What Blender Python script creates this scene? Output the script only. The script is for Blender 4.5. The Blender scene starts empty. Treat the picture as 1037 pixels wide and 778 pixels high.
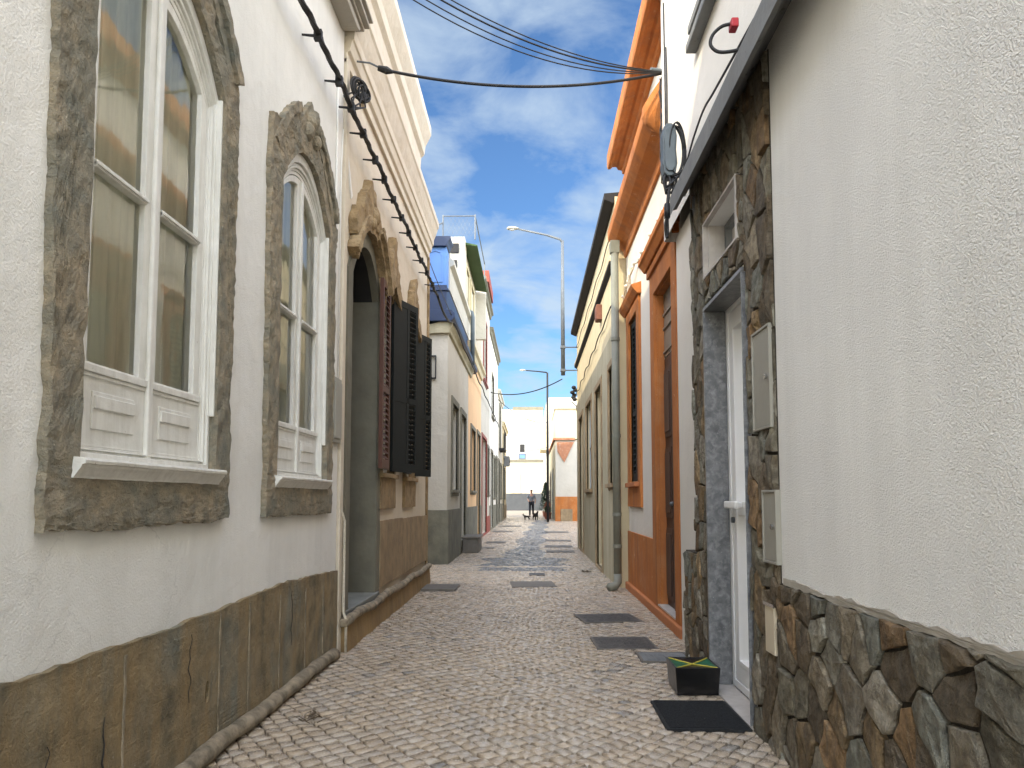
import bpy, bmesh, math, random
import numpy as np
from mathutils import Vector, noise
from mathutils.geometry import tessellate_polygon

R = math.radians
rnd = random.Random(7)
scene = bpy.context.scene
COL = scene.collection

# ------------------------------------------------------------------ camera
CAM_H = 1.15
cam_d = bpy.data.cameras.new('camera')
cam = bpy.data.objects.new('camera', cam_d)
COL.objects.link(cam)
cam_d.sensor_width = 36.0
cam_d.lens = 749 / 1037 * 36
cam_d.shift_y = 0.0604
cam_d.clip_start = 0.05
cam_d.clip_end = 2000
cam.location = (0, 0, CAM_H)
cam.rotation_euler = (R(90) + math.atan(.0713), 0, R(1.415))
scene.camera = cam

# ------------------------------------------------------------------ sky, sun, exposure
SKY_FRONT, SKY_BACK_FILL = (.43, .56, .67), (5.6, 5.1, 4.35)
SUN = Vector((-1, -1.22, .89)).normalized()
EL = math.asin(SUN.z)
world = bpy.data.worlds.new('World')
scene.world = world
world.use_nodes = True
nt = world.node_tree
nt.nodes.clear()
def wn(t, **k):
    n = nt.nodes.new(t)
    for a, b in k.items():
        setattr(n, a, b)
    return n
sky = wn('ShaderNodeTexSky', sky_type='NISHITA', sun_disc=False)
sky.sun_elevation = EL
sky.sun_rotation = math.atan2(SUN.x, SUN.y)
sky.air_density = 1.0
sky.dust_density = .6
sky.ozone_density = 3.0
tc = wn('ShaderNodeTexCoord')
sep = wn('ShaderNodeSeparateXYZ')
nt.links.new(tc.outputs['Generated'], sep.inputs[0])
def wm(op, a, b=None):
    n = wn('ShaderNodeMath', operation=op)
    for i, q in enumerate((a, b)):
        if q is None:
            continue
        if isinstance(q, (int, float)):
            n.inputs[i].default_value = q
        else:
            nt.links.new(q, n.inputs[i])
    return n.outputs[0]
zz = wm('ADD', wm('MAXIMUM', sep.outputs['Z'], 0.0), 0.16)
comb = wn('ShaderNodeCombineXYZ')
nt.links.new(wm('DIVIDE', sep.outputs['X'], zz), comb.inputs[0])
nt.links.new(wm('DIVIDE', sep.outputs['Y'], zz), comb.inputs[1])
nz = wn('ShaderNodeTexNoise')
nz.inputs['Scale'].default_value = 3.4
nz.inputs['Detail'].default_value = 9
nz.inputs['Roughness'].default_value = .56
nz.inputs['Distortion'].default_value = .35
nt.links.new(comb.outputs[0], nz.inputs['Vector'])
cr = wn('ShaderNodeValToRGB')
cr.color_ramp.elements[0].position = .41
cr.color_ramp.elements[0].color = (0.0, 0.0, 0.0, 1)
cr.color_ramp.elements[1].position = .66
cr.color_ramp.elements[1].color = (.85, .85, .85, 1)
nt.links.new(nz.outputs['Fac'], cr.inputs[0])
mx = wn('ShaderNodeMix', data_type='RGBA')
CLOUD_GAIN = 4.6
mx.inputs['B'].default_value = (CLOUD_GAIN * 1.06, CLOUD_GAIN * 1.0, CLOUD_GAIN * 1.0, 1)
nt.links.new(cr.outputs[0], mx.inputs['Factor'])
nt.links.new(sky.outputs[0], mx.inputs['A'])
bg = wn('ShaderNodeBackground')
bg.inputs['Strength'].default_value = 0.15
out = wn('ShaderNodeOutputWorld')
# added sky gain: dim ahead, boosted overhead and behind camera to fill shaded walls
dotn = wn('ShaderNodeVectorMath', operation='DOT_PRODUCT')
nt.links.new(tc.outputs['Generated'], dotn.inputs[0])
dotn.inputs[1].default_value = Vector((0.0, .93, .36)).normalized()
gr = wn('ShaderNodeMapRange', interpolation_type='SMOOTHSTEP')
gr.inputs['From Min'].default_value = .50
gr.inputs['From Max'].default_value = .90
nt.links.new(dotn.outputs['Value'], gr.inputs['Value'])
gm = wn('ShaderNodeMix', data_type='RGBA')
gm.inputs['A'].default_value = (*SKY_BACK_FILL, 1)
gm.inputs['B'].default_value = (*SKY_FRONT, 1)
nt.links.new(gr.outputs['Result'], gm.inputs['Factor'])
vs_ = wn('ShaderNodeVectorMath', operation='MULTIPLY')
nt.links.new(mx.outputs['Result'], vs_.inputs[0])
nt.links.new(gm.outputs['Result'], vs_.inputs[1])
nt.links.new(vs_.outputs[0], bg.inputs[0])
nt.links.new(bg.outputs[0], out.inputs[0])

sun_d = bpy.data.lights.new('sun', 'SUN')
sun_d.energy = 2.0
sun_d.angle = R(.5)
sun_d.color = (1, .86, .62)
sun = bpy.data.objects.new('sun', sun_d)
COL.objects.link(sun)
sun.rotation_euler = SUN.to_track_quat('Z', 'Y').to_euler()
sun.location = (-10, -12, 20)

scene.view_settings.view_transform = 'Standard'
scene.view_settings.look = 'None'
scene.view_settings.exposure = 1.0
scene.view_settings.gamma = 1
scene.view_settings.use_curve_mapping = False
scene.render.engine = 'CYCLES'
cy = scene.cycles
cy.max_bounces = 10
cy.diffuse_bounces = 7
cy.glossy_bounces = 4
cy.transparent_max_bounces = 12
cy.use_denoising = True
cy.sample_clamp_indirect = 8

# ------------------------------------------------------------------ materials
MATS = {}
def mat(name, c1, c2=None, ns=2.0, rough=.85, bump=None, streak=None, spots=None, attr=False, spec=.4,
        metal=0.0, rvar=0.0, c3=None, ns3=.7, pos3=(.5, .62), rr=(.28, .72), cracks=0):
    """procedural surface. bump = [(scale, distance, detail)], streak = (colour, amount, scale) vertical runs,
    spots = (colour, scale, threshold)"""
    m = bpy.data.materials.new(name)
    m.use_nodes = True
    t = m.node_tree
    b = t.nodes['Principled BSDF']
    L = t.links.new
    def N(ty, **k):
        n = t.nodes.new(ty)
        for a, q in k.items():
            setattr(n, a, q)
        return n
    tcn = N('ShaderNodeTexCoord')
    ob = tcn.outputs['Object']
    def noisef(scale, detail=6, rg=.6, vec=None, stretch=None, dist=0):
        n = N('ShaderNodeTexNoise')
        n.inputs['Scale'].default_value = scale
        n.inputs['Detail'].default_value = detail
        n.inputs['Roughness'].default_value = rg
        n.inputs['Distortion'].default_value = dist
        v = vec or ob
        if stretch:
            mp = N('ShaderNodeMapping')
            mp.inputs['Scale'].default_value = stretch
            L(v, mp.inputs[0])
            v = mp.outputs[0]
        L(v, n.inputs['Vector'])
        return n.outputs['Fac']
    def ramp(f, p0, p1, a=0, c=1):
        r = N('ShaderNodeMapRange')
        r.inputs['From Min'].default_value = p0
        r.inputs['From Max'].default_value = p1
        r.inputs['To Min'].default_value = a
        r.inputs['To Max'].default_value = c
        L(f, r.inputs['Value'])
        return r.outputs['Result']
    def mix(f, a, c, mode='MIX'):
        n = N('ShaderNodeMix', data_type='RGBA', blend_type=mode)
        if isinstance(f, (int, float)):
            n.inputs['Factor'].default_value = f
        else:
            L(f, n.inputs['Factor'])
        for s, q in (('A', a), ('B', c)):
            if isinstance(q, tuple):
                n.inputs[s].default_value = (*q, 1)
            else:
                L(q, n.inputs[s])
        return n.outputs['Result']
    c2 = c2 or tuple(x * .85 for x in c1)
    base = mix(ramp(noisef(ns, 8, .62), *rr), c1, c2)
    if attr:
        at = N('ShaderNodeAttribute', attribute_name='tint')
        base = mix(1.0, base, at.outputs['Color'], 'MULTIPLY')
    if c3:
        base = mix(ramp(noisef(ns3, 9, .65, dist=.3), pos3[0] - .08, pos3[1] + .12, 0, .8), base, c3)
    if streak:
        base = mix(ramp(noisef(streak[2], 7, .65, stretch=(1, 1, .09)), .44, .74, 0, streak[1]), base, streak[0])
    if spots:
        base = mix(ramp(noisef(spots[1], 5, .7), spots[2], spots[2] + .05), base, spots[0])
    if cracks:
        # hairline cracks: thin distorted cell edges, present only in patches
        vo = N('ShaderNodeTexVoronoi', feature='DISTANCE_TO_EDGE')
        vo.inputs['Scale'].default_value = cracks
        nn = N('ShaderNodeTexNoise')
        nn.inputs['Scale'].default_value = 5
        nn.inputs['Detail'].default_value = 6
        L(ob, nn.inputs['Vector'])
        va = N('ShaderNodeVectorMath', operation='SCALE')
        va.inputs['Scale'].default_value = .35
        L(nn.outputs['Color'], va.inputs[0])
        vb = N('ShaderNodeVectorMath', operation='ADD')
        L(ob, vb.inputs[0])
        L(va.outputs[0], vb.inputs[1])
        L(vb.outputs[0], vo.inputs['Vector'])
        line = ramp(vo.outputs['Distance'], .0, .0045, 1, 0)
        patch = ramp(noisef(.9, 4), .52, .66, 0, .35)
        mm = N('ShaderNodeMath', operation='MULTIPLY')
        L(line, mm.inputs[0])
        L(patch, mm.inputs[1])
        base = mix(mm.outputs[0], base, tuple(q * .35 for q in c1))
    L(base, b.inputs['Base Color'])
    if rvar:
        L(ramp(noisef(ns * 3, 5), .35, .65, rough - rvar, rough + rvar), b.inputs['Roughness'])
    else:
        b.inputs['Roughness'].default_value = rough
    b.inputs['Specular IOR Level'].default_value = spec
    b.inputs['Metallic'].default_value = metal
    prev = None
    for (sc_, di, de) in bump or []:
        bn = N('ShaderNodeBump')
        bn.inputs['Strength'].default_value = 1.0
        bn.inputs['Distance'].default_value = di
        L(noisef(sc_, de, .6), bn.inputs['Height'])
        if prev is not None:
            L(prev, bn.inputs['Normal'])
        prev = bn.outputs[0]
    if prev is not None:
        L(prev, b.inputs['Normal'])
    MATS[name] = m
    return m

mat('stucco_left', (.84, .825, .77), (.75, .74, .69), 1.1, .9, cracks=.9, bump= [(3.0, .02, 3), (28, .0015, 4), (120, .0034, 2)], streak=((.62, .61, .56), .45, 5.0),
    c3=(.70, .70, .66), ns3=.8, pos3=(.52, .75))
mat('stucco_cream', (.68, .61, .49), (.57, .50, .39), 1.3, .9, cracks=1.0, bump= [(4.0, .02, 3), (90, .002, 3)], streak=((.58, .50, .36), .5, 6.0))
mat('stucco_rough', (.86, .85, .80), (.78, .77, .73), .9, .9, streak=((.60, .59, .54), .35, 3.0), bump= [(6, .006, 3), (110, .007, 2), (210, .005, 1)], c3=(.72, .71, .68), ns3=.9)
mat('stucco_white', (.74, .71, .64), (.66, .63, .56), 1.2, .9, [(4, .01, 3), (80, .003, 3)], streak=((.62, .6, .55), .3, 4.0))
mat('stucco_far', (.55, .51, .43), (.42, .39, .32), .7, .9, [(5, .02, 4)], cracks=.5, streak=((.5, .47, .40), .45, 2.5))
mat('stucco_beige', (.46, .41, .29), (.34, .31, .21), 1.4, .92, cracks=1.1, bump= [(5, .015, 4), (60, .003, 3)], streak=((.25, .22, .13), .65, 4.0),
    c3=(.36, .33, .22), ns3=.9, pos3=(.52, .72))
mat('stucco_ivory', (.60, .52, .34), (.52, .44, .28), 1.0, .92, [(5, .012, 4)], streak=((.44, .38, .24), .5, 3.0))
mat('stucco_peach', (.76, .50, .27), (.68, .44, .24), 1.2, .92, [(5, .01, 4)], streak=((.5, .36, .22), .4, 3.0))
mat('orange_paint', (.48, .165, .032), (.37, .12, .025), 2.2, .8, [(12, .006, 4), (90, .0015, 3)], streak=((.22, .09, .04), .7, 6.0), c3=(.50, .24, .10), ns3=3, pos3=(.55, .66),
    spots=((.6, .40, .24), 12, .66))
mat('orange_edge', (.46, .17, .055), (.45, .17, .07), 6, .75, [(14, .006, 4)])
mat('stone_brown', (.42, .34, .225), (.17, .155, .118), 13, .95, rr=(.30, .70), bump= [(14, .016, 6), (46, .014, 6), (130, .006, 4)], c3=(.17, .18, .15),
    ns3=2.6, pos3=(.50, .56), spots=((.46, .40, .31), 30, .66))
mat('stone_ochre', (.34, .24, .12), (.17, .12, .065), 9, .95, [(10, .02, 5), (50, .008, 5)], c3=(.42, .33, .2), ns3=5, pos3=(.55, .65))
mat('plinth_render', (.32, .25, .145), (.11, .092, .055), 6.5, .82, rr=(.34, .66), cracks=1.7, bump= [(9, .010, 6), (34, .012, 6), (120, .006, 4)],
    streak=((.30, .20, .085), .9, 7.5), c3=(.19, .205, .175), ns3=1.9, pos3=(.54, .60), spots=((.46, .42, .35), 40, .68))
mat('plinth_ochre', (.34, .225, .095), (.235, .155, .07), 3.0, .8, [(5, .015, 5), (40, .004, 5)], streak=((.13, .09, .05), .7, 7.0))
mat('plinth_pale', (.36, .26, .145), (.22, .16, .09), 5.0, .8, rr=(.34, .66), bump= [(8, .012, 5), (50, .004, 5)], streak=((.2, .16, .1), .5, 7.0))
mat('pipe_mortar', (.33, .27, .185), (.13, .11, .075), 11, .85, rr=(.36, .64), bump= [(12, .012, 5), (60, .004, 4)], spots=((.5, .46, .38), 14, .66))
mat('plinth_grey', (.20, .19, .14), (.105, .105, .08), 2.6, .9, rr=(.34, .66), bump= [(8, .01, 5)], streak=((.085, .085, .07), .6, 4.0))
mat('wood_white', (.76, .75, .70), (.66, .65, .59), 9, .5, [(26, .0025, 5)], spots=((.26, .21, .16), 52, .685), streak=((.50, .48, .42), .6, 26))
mat('paint_white', (.80, .80, .78), (.74, .74, .72), 4, .4, [(20, .001, 3)])
mat('curtain', (.86, .84, .70), (.72, .73, .60), 2.0, .9, [(20, .002, 3)], streak=((.40, .43, .34), .7, 12))
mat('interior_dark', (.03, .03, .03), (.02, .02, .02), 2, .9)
mat('jamb_grey', (.20, .185, .135), (.13, .122, .088), 4, .8, [(18, .005, 5)], streak=((.1, .1, .08), .5, 5))
mat('step_grey', (.22, .23, .21), (.15, .155, .14), 5, .6, [(22, .004, 5)])
mat('shutter_black', (.010, .013, .012), (.006, .008, .007), 5, .75, [(60, .001, 3)])
mat('shutter_brown', (.095, .032, .016), (.06, .02, .011), 5, .55, [(60, .001, 3)])
mat('clad_stone', (1.45, 1.38, 1.25), (.62, .57, .49), 20, .78, rr=(.38, .62), bump= [(22, .012, 6), (70, .010, 6), (170, .004, 3)], attr=True, c3=(.13, .09, .045), ns3=8, pos3=(.56, .66), rvar=.1, spec=.25,
    streak=((.10, .095, .08), .6, 30))
mat('clad_joint', (.045, .037, .026), (.03, .025, .018), 20, .95, [(40, .01, 4)])
mat('cobble', (1, 1, 1), (.86, .83, .78), 34, .19, rr=(.34, .66), bump= [(34, .003, 4), (120, .0010, 3)], attr=True, rvar=.13, spec=.6)
mat('joint_sand', (.045, .034, .023), (.025, .02, .014), 9, .9, [(60, .006, 4)])
mat('far_paving', (.30, .26, .21), (.22, .19, .155), 7, .6, [(9, .03, 4), (26, .02, 3)])
mat('marble_grey', (.19, .195, .20), (.075, .08, .085), 14, .3, [(30, .001, 3)], c3=(.30, .305, .31), ns3=26, pos3=(.54, .60), spots=((.42, .43, .44), 48, .66))
mat('marble_pale', (.50, .47, .43), (.36, .33, .30), 8, .5, [(20, .002, 4)], streak=((.25, .2, .16), .4, 9))
mat('cornice_grey', (.20, .205, .20), (.14, .145, .145), 3, .8, [(10, .006, 5), (70, .002, 3)], spots=((.09, .09, .085), 12, .64))
mat('soffit_beige', (.42, .39, .33), (.33, .30, .25), 2, .85, [(14, .004, 4)])
mat('cabinet', (.34, .33, .28), (.27, .26, .22), 3, .5, [(30, .001, 3)], streak=((.3, .28, .23), .4, 12))
mat('slot_cream', (.62, .54, .40), (.52, .45, .33), 3, .5)
mat('metal_grey', (.13, .145, .155), (.10, .11, .12), 8, .6, metal=.3)
mat('chrome', (.7, .7, .7), (.6, .6, .6), 5, .25, metal=1.0)
mat('pipe_paint', (.24, .245, .195), (.17, .175, .14), 5, .55, [(30, .002, 4)], streak=((.12, .12, .1), .5, 8))
mat('cable_black', (.018, .018, .018), (.010, .010, .010), 12, .6)
mat('cable_pale', (.62, .56, .45), (.4, .36, .28), 30, .7)
mat('box_slate', (.12, .145, .155), (.08, .1, .11), 8, .5, [(30, .001, 3)])
mat('red_plastic', (.42, .02, .03), (.3, .015, .02), 8, .45)
mat('brown_box', (.20, .075, .045), (.13, .05, .03), 10, .6)
mat('door_brown', (.075, .036, .022), (.045, .022, .014), 5, .5, [(24, .002, 4)], streak=((.13, .07, .04), .5, 14))
mat('door_glass_pale', (.26, .25, .21), (.18, .17, .14), 5, .35)
mat('door_grey', (.24, .255, .24), (.17, .18, .17), 3, .6, [(24, .002, 4)], streak=((.12, .12, .11), .5, 10))
mat('door_blue_grey', (.30, .34, .36), (.22, .25, .27), 3, .6, [(24, .002, 4)], streak=((.15, .15, .14), .5, 10))
mat('door_red', (.26, .05, .035), (.18, .035, .025), 4, .6, [(24, .002, 4)])
mat('blue_light', (.10, .22, .50), (.085, .19, .43), 2, .55, [(10, .002, 3)])
mat('blue_dark', (.008, .024, .075), (.006, .018, .055), 2, .5, [(10, .002, 3)])
mat('awning_green', (.055, .10, .03), (.035, .07, .02), 3, .8)
mat('roof_red', (.30, .06, .04), (.2, .045, .03), 6, .8)
mat('eave_dark', (.018, .017, .016), (.012, .011, .011), 6, .8)
mat('eave_slate', (.075, .08, .085), (.05, .055, .06), 2, .9, [(6, .01, 4)])
mat('brick_red', (.42, .19, .10), (.30, .13, .07), 9, .9, [(12, .02, 4)], spots=((.55, .5, .42), 12, .60))
mat('manhole', (.085, .08, .072), (.055, .052, .048), 14, .55, [(60, .003, 3)], rvar=.1)
mat('slab_stone', (.15, .135, .115), (.10, .09, .075), 8, .6, [(20, .006, 5)])
mat('rubber', (.022, .024, .026), (.008, .009, .010), 60, .85, [(150, .010, 3)], spots=((.10, .09, .075), 40, .66))
mat('box_black', (.007, .007, .008), (.005, .005, .005), 8, .28, [(20, .003, 3)])
mat('flag_green', (.012, .11, .05), (.01, .09, .04), 8, .5)
mat('flag_gold', (.50, .42, .06), (.42, .35, .05), 8, .5)
mat('twig', (.09, .06, .03), (.05, .035, .02), 20, .9)
mat('leaf', (.045, .075, .025), (.02, .04, .014), 5, .7)
mat('leaf_dark', (.035, .06, .03), (.016, .03, .014), 5, .7)
mat('terracotta', (.28, .10, .055), (.2, .07, .04), 5, .8)
mat('skin', (.36, .19, .12), (.32, .17, .11), 5, .6)
mat('cloth_grey', (.17, .18, .20), (.12, .13, .14), 9, .9)
mat('cloth_dark', (.018, .019, .024), (.012, .013, .016), 9, .9)
mat('fur_dark', (.022, .018, .015), (.012, .01, .009), 20, .85, [(60, .004, 3)])
mat('hair', (.015, .011, .008), None, 20, .6)
mat('lamp_lens', (.55, .56, .55), (.5, .5, .5), 8, .3)
mat('ground_earth', (.26, .23, .18), (.2, .175, .14), .6, .9, [(4, .02, 5)])

def glass_mat(name, tint, ior=1.9, wav=.02):
    m = bpy.data.materials.new(name)
    m.use_nodes = True
    t = m.node_tree
    t.nodes.clear()
    o = t.nodes.new('ShaderNodeOutputMaterial')
    tr = t.nodes.new('ShaderNodeBsdfTransparent')
    tr.inputs[0].default_value = (*tint, 1)
    gl = t.nodes.new('ShaderNodeBsdfGlossy')
    gl.inputs['Roughness'].default_value = .03
    gl.inputs['Color'].default_value = (1, 1, 1, 1)
    fr = t.nodes.new('ShaderNodeFresnel')
    fr.inputs['IOR'].default_value = ior
    ms = t.nodes.new('ShaderNodeMixShader')
    c = t.nodes.new('ShaderNodeTexCoord')
    n = t.nodes.new('ShaderNodeTexNoise')
    n.inputs['Scale'].default_value = 2.4
    n.inputs['Detail'].default_value = 3
    b = t.nodes.new('ShaderNodeBump')
    b.inputs['Distance'].default_value = wav
    t.links.new(c.outputs['Object'], n.inputs['Vector'])
    t.links.new(n.outputs['Fac'], b.inputs['Height'])
    t.links.new(b.outputs[0], gl.inputs['Normal'])
    t.links.new(fr.outputs[0], ms.inputs[0])
    t.links.new(tr.outputs[0], ms.inputs[1])
    t.links.new(gl.outputs[0], ms.inputs[2])
    t.links.new(ms.outputs[0], o.inputs[0])
    MATS[name] = m
glass_mat('old_glass', (1.0, 1.0, .97), 1.55, .0022)
glass_mat('clear_glass', (.7, .73, .72), 1.6, .001)

# ------------------------------------------------------------------ mesh helpers
class MB:
    def __init__(s):
        s.v, s.f, s.c = [], [], []
    def add(s, vs, fs, col=None):
        k = len(s.v)
        s.v += [tuple(p) for p in vs]
        s.f += [tuple(i + k for i in f) for f in fs]
        s.c += [col] * len(fs)
        return s
    def box(s, x0, x1, y0, y1, z0, z1, col=None):
        return s.add([(x, y, z) for x in (x0, x1) for y in (y0, y1) for z in (z0, z1)],
                     [(0, 1, 3, 2), (4, 6, 7, 5), (0, 4, 5, 1), (2, 3, 7, 6), (0, 2, 6, 4), (1, 5, 7, 3)], col)
    def prismX(s, poly, x0, x1, col=None):
        n = len(poly)
        vs = [(x0, y, z) for y, z in poly] + [(x1, y, z) for y, z in poly]
        tri = tessellate_polygon([[Vector((0, y, z)) for y, z in poly]])
        fs = [(i, (i + 1) % n, n + (i + 1) % n, n + i) for i in range(n)]
        fs += [tuple(t) for t in tri] + [tuple(i + n for i in reversed(t)) for t in tri]
        return s.add(vs, fs, col)
    def prismY(s, poly, y0, y1, col=None):      # poly in (x, z)
        n = len(poly)
        vs = [(x, y0, z) for x, z in poly] + [(x, y1, z) for x, z in poly]
        tri = tessellate_polygon([[Vector((x, 0, z)) for x, z in poly]])
        fs = [(i, (i + 1) % n, n + (i + 1) % n, n + i) for i in range(n)]
        fs += [tuple(t) for t in tri] + [tuple(i + n for i in reversed(t)) for t in tri]
        return s.add(vs, fs, col)
    def ring(s, outer, inner, xf, xb):
        """closed frame between two (y, z) outlines of equal length, front at xf, back at xb"""
        n = len(outer)
        vs = [(xf, *p) for p in outer] + [(xf, *p) for p in inner] + [(xb, *p) for p in outer] + [(xb, *p) for p in inner]
        fs = []
        for i in range(n):
            j = (i + 1) % n
            fs += [(i, j, n + j, n + i), (2 * n + i, 3 * n + i, 3 * n + j, 2 * n + j),
                   (i, 2 * n + i, 2 * n + j, j), (n + i, n + j, 3 * n + j, 3 * n + i)]
        return s.add(vs, fs)
    def tube(s, pts, r, n=8, cap=True):
        pts = [Vector(p) for p in pts]
        rr = r if isinstance(r, (list, tuple)) else [r] * len(pts)
        vs, fs = [], []
        up = None
        for i, p in enumerate(pts):
            d = (pts[min(i + 1, len(pts) - 1)] - pts[max(i - 1, 0)]).normalized()
            if up is None:
                up = d.orthogonal().normalized()
            up = (up - d * up.dot(d)).normalized()
            w = d.cross(up)
            for k in range(n):
                a = 2 * math.pi * k / n
                vs.append(p + (up * math.cos(a) + w * math.sin(a)) * rr[i])
        for i in range(len(pts) - 1):
            for k in range(n):
                q = (k + 1) % n
                fs.append((i * n + k, i * n + q, (i + 1) * n + q, (i + 1) * n + k))
        if cap:
            fs.append(tuple(range(n - 1, -1, -1)))
            fs.append(tuple((len(pts) - 1) * n + k for k in range(n)))
        return s.add(vs, fs)
    def cyl(s, p0, p1, r, n=14):
        return s.tube([p0, p1], r, n)
    def sphere(s, c, r, n=10, sq=(1, 1, 1)):
        vs, fs = [], []
        for i in range(n + 1):
            t = math.pi * i / n
            for k in range(n * 2):
                a = math.pi * k / n
                vs.append((c[0] + r * sq[0] * math.sin(t) * math.cos(a), c[1] + r * sq[1] * math.sin(t) * math.sin(a), c[2] + r * sq[2] * math.cos(t)))
        for i in range(n):
            for k in range(n * 2):
                q = (k + 1) % (n * 2)
                fs.append((i * 2 * n + k, (i + 1) * 2 * n + k, (i + 1) * 2 * n + q, i * 2 * n + q))
        return s.add(vs, fs)
    def build(s, name, m, parent=None, smooth=False, bevel=0, rough=None, label=None, cat=None, group=None, kind=None, origin=None, fixn=True):
        org = Vector(ORG[parent.name]) if parent is not None else Vector(origin or (0, 0, 0))
        me = bpy.data.meshes.new(name)
        me.from_pydata([tuple(Vector(p) - org) for p in s.v], [], s.f)
        if any(c is not None for c in s.c):
            a = me.color_attributes.new('tint', 'FLOAT_COLOR', 'CORNER')
            k = 0
            arr = np.ones((len(me.loops), 4), dtype=np.float32)
            for pl, c in zip(me.polygons, s.c):
                if c is not None:
                    arr[pl.loop_start:pl.loop_start + pl.loop_total, :3] = c
            a.data.foreach_set('color', arr.ravel())
        if fixn or rough:
            bm = bmesh.new()
            bm.from_mesh(me)
            if fixn and not rough:
                bmesh.ops.remove_doubles(bm, verts=bm.verts, dist=1e-5)
            if rough:
                amp, scl, medge = rough
                bmesh.ops.remove_doubles(bm, verts=bm.verts, dist=1e-5)
                bmesh.ops.triangulate(bm, faces=bm.faces)
                for _ in range(5):
                    ed = [e for e in bm.edges if e.calc_length() > medge]
                    if not ed or len(bm.faces) > 60000:
                        break
                    bmesh.ops.subdivide_edges(bm, edges=ed, cuts=1, use_grid_fill=False)
                    bmesh.ops.triangulate(bm, faces=[f for f in bm.faces if len(f.verts) > 3])
                for v in bm.verts:
                    p = (v.co + org) * scl
                    q = noise.noise_vector(p) + .55 * noise.noise_vector(p * 2.3) + .3 * noise.noise_vector(p * 5.1)
                    v.co += q * amp
            if fixn:
                bmesh.ops.recalc_face_normals(bm, faces=bm.faces)
            bm.to_mesh(me)
            bm.free()
        me.materials.append(MATS[m] if isinstance(m, str) else m)
        if smooth:
            for pl in me.polygons:
                pl.use_smooth = True
        o = bpy.data.objects.new(name, me)
        COL.objects.link(o)
        if parent is not None:
            o.parent = parent
            ORG[o.name] = tuple(org)
        else:
            o.location = org
            ORG[o.name] = tuple(org)
        if bevel:
            bv = o.modifiers.new('bevel', 'BEVEL')
            bv.width = bevel
            bv.segments = 2
            bv.limit_method = 'ANGLE'
            bv.angle_limit = R(40)
        tag(o, label, cat, group, kind)
        return o
ORG = {}
def tag(o, label=None, cat=None, group=None, kind=None):
    if label:
        o['label'] = label
    if cat:
        o['category'] = cat
    if group:
        o['group'] = group
    if kind:
        o['kind'] = kind
    return o
def thing(name, loc, label, cat, group=None):
    o = bpy.data.objects.new(name, None)
    o.empty_display_size = .2
    COL.objects.link(o)
    o.location = loc
    ORG[o.name] = tuple(loc)
    return tag(o, label, cat, group)

def rect(ya, yb, za, zb):
    return [(ya, za), (yb, za), (yb, zb), (ya, zb)]
def wall_sheet(mb, X, S, y0, y1, z0, z1, holes, depth=.25, col=None):
    """street face at X with polygonal holes and their reveals; S = direction into the building"""
    outer = [Vector((0, y, z)) for y, z in rect(y0, y1, z0, z1)]
    loops = [outer] + [[Vector((0, y, z)) for y, z in h] for h in holes]
    tri = tessellate_polygon(loops)
    flat = [v for l in loops for v in l]
    mb.add([(X, v.y, v.z) for v in flat], [tuple(t) for t in tri], col)
    for h in holes:
        n = len(h)
        mb.add([(X, y, z) for y, z in h] + [(X + S * depth, y, z) for y, z in h],
               [(i, (i + 1) % n, n + (i + 1) % n, n + i) for i in range(n)], col)
def house_wall(X, S, y0, y1, z1, holes, m, parent, depth=.25, back=5.0, smooth=False, z0=-.05):
    mb = MB()
    wall_sheet(mb, X, S, y0, y1, z0, z1, holes, depth)
    Xb, Xe = X + S * depth, X + S * back
    a = [(X, y0), (Xe, y0), (Xe, y1), (X, y1)]
    # side, rear and top faces
    mb.add([(x, y, z) for z in (z0, z1) for x, y in a], [(0, 1, 5, 4), (1, 2, 6, 5), (2, 3, 7, 6), (4, 5, 6, 7)])
    o = mb.build('wall', m, parent, fixn=False)
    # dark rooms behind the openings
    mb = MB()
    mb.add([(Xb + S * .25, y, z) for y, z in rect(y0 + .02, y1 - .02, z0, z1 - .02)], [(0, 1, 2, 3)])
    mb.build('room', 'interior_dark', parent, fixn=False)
    return o

def arch(yc, hw, z0, zs, rise, i=0.0, ib=None, n=18, kt=1.0):
    """arched outline, inset by i (ib at the bottom)"""
    ib = i if ib is None else ib
    w = hw - i
    pts = [(yc - w, z0 + ib), (yc + w, z0 + ib)]
    for k in range(n + 1):
        t = 1 - 2 * k / n
        pts.append((yc + w * t, zs + (rise - i * .55 * kt) * (1 - abs(t) ** 2.1) - i * .45 * kt))
    return pts

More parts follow.
